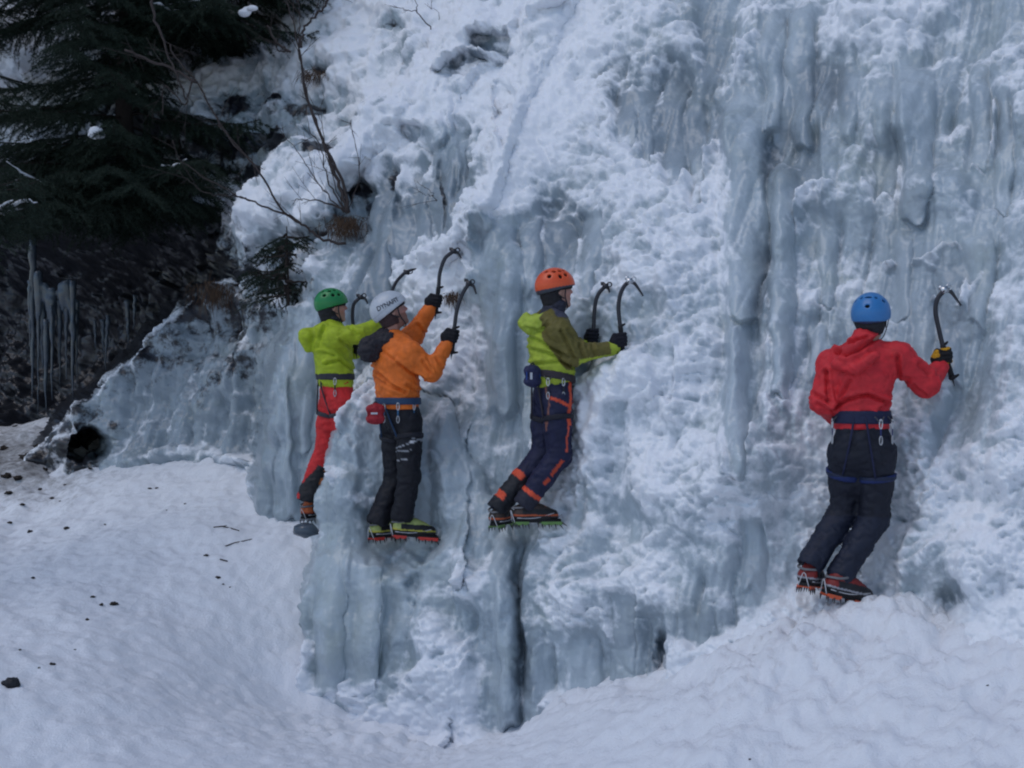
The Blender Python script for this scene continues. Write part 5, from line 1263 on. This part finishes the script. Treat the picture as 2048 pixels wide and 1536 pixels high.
# ------------------------------------------------------------------ bits lying on the snow
def lump_obj(name, c, s, seed, mat, label, cat, group=None, rough=.35):
    r_ = np.random.default_rng(seed); n, k = 14, 9; V = []; F_ = []
    for j in range(k+1):
        th = math.pi*j/k
        for i in range(n):
            ph = 2*math.pi*i/n; V.append([math.sin(th)*math.cos(ph), math.sin(th)*math.sin(ph), math.cos(th)])
    V = np.array(V); q = V*1.6+seed*3.1; f_ = 1+rough*1.6*fbm(q[:, 0], q[:, 1], q[:, 2], 3); V = V*f_[:, None]*np.array(s)+np.array(c)
    for j in range(k):
        for i in range(n): F_.append((j*n+i, (j+1)*n+i, (j+1)*n+(i+1) % n, j*n+(i+1) % n))
    o = mesh_obj(name, V, F_, mat); tag(o, label, cat, group); return o
p = on_ground(22, 1375); 
blk = simple('black_stone', (.010, .010, .014), .6, .4, 0, 60, .6, .3)
G = Grid(p-.16, p+.16, .005); bx = np.eye(3)
G.ell(p+(0, 0, .025), bx, (.040, .035, .030), .01); G.ell(p+(.025, .0, .020), bx, (.026, .03, .026), .01); G.ell(p+(-.035, 0, .018), bx, (.028, .025, .020), .01); G.ell(p+(.032, 0, .045), bx, (.008, .01, .014), .006)
V, Q = nets(G); nn = vnormals(V, Q); V = V+nn*(.006*fbm(V[:, 0]/.02, V[:, 1]/.02, V[:, 2]/.02, 2))[:, None]
tag(mesh_obj('dark_stone', V, Q, blk), 'single jagged black lump on clean snow at the lower left edge', 'stone')
p = on_ground(228, 1210); lump_obj('stone', p+(0, 0, .008), (.030, .022, .014), 5, M_debris, 'brown stone beside pale chips in the middle of the left snow slope', 'stone')
CH = {(134, 1058): 'dark flake standing up alone, upper left of the snow slope', (66, 1157): 'lone small chip near the left edge, halfway up the snow slope', (412, 1112): 'small chip just left of the lowest twig', (436, 1156): 'darkest chip of three in a row below the twigs',
      (446, 1169): 'middle speck of three in a row below the twigs', (460, 1175): 'lowest speck of three in a row below the twigs', (186, 1195): 'chip just above the brown stone on the left slope', (202, 1211): 'chip touching the left side of the brown stone',
      (174, 1240): 'pale brown chip below the brown stone', (105, 1330): 'flat sliver right of and above the black lump', (78, 1337): 'tiny speck directly above right of the black lump', (12, 955): 'big dark clod at the left edge, lower of the dirty patch',
      (55, 918): 'largest dark earth clod in the dirty patch at far left', (8, 900): 'dark clod highest at the left edge of the dirty patch', (75, 895): 'dark clod just left of the hole in the ice slab', (16, 988): 'dark chip below the dirty patch at the left edge',
      (300, 978): 'left one of two specks side by side below the slab', (313, 977): 'right one of two specks side by side below the slab', (1500, 1520): 'tiny dark speck at the very bottom, right of centre', (1975, 1372): 'tiny dark speck on the bank below the right edge of the ice'}
rd = np.random.default_rng(41)
for (px, py, s) in [(134, 1058, .022), (66, 1157, .014), (186, 1195, .016), (202, 1211, .016), (174, 1240, .013), (412, 1112, .018), (436, 1156, .018), (446, 1169, .009), (460, 1175, .009), (105, 1330, .018), (78, 1337, .010),
                    (150, 1300, .008), (210, 1050, .012), (370, 1008, .010), (333, 1021, .008), (60, 1064, .020), (20, 1046, .018), (12, 955, .05), (35, 958, .045), (55, 918, .07), (16, 988, .035), (80, 980, .02), (105, 998, .02),
                    (300, 978, .016), (313, 977, .014), (180, 938, .02), (1500, 1520, .008), (120, 1003, .012), (40, 1300, .008), (260, 1290, .007), (8, 900, .05), (75, 895, .04), (90, 940, .03), (45, 1010, .02), (130, 970, .014), (1975, 1372, .008)]:
    p = on_ground(px, py); lump_obj('bark_chip', p+(0, 0, s*.25), (s, s*.8, s*.5), int(rd.integers(1, 900)), M_debris, CH.get((px, py)) or 'small dark bit of bark or earth lying on the left snow slope' if px < 1000 else 'tiny dark speck on the snow at lower right', 'bark chip',
             'dark bits of bark and earth on the snow' if px < 1000 else 'tiny specks at lower right', .5)
for pts, lab in (([(427, 1056), (445, 1054), (462, 1058), (478, 1063)], 'thin twig lying highest on the snow between slab and green climber'), ([(450, 1094), (470, 1087), (486, 1084), (504, 1080)], 'thin twig lying on the snow just below another twig'),
                 ([(440, 1120), (455, 1124)], 'short twig on the snow below two longer twigs')):
    w = np.array([on_ground(*q)+(0, 0, .006) for q in pts]); m = MB(); m.tube(w, .005, 5)
    if len(w) > 2: m.tube([w[1], w[1]+np.array([.04, -.03, .01])], .003, 4)
    tag(m.build('twig', M_debris), lab, 'twig')
# block of clear ice under the green-helmeted climber's boot
lump_obj('ice_block', P(612, 1060, 8.85), (.095, .08, .055), 17, M_ice, 'smooth dark blue block of ice right under the boot of the green helmeted climber', 'ice block', None, .12)
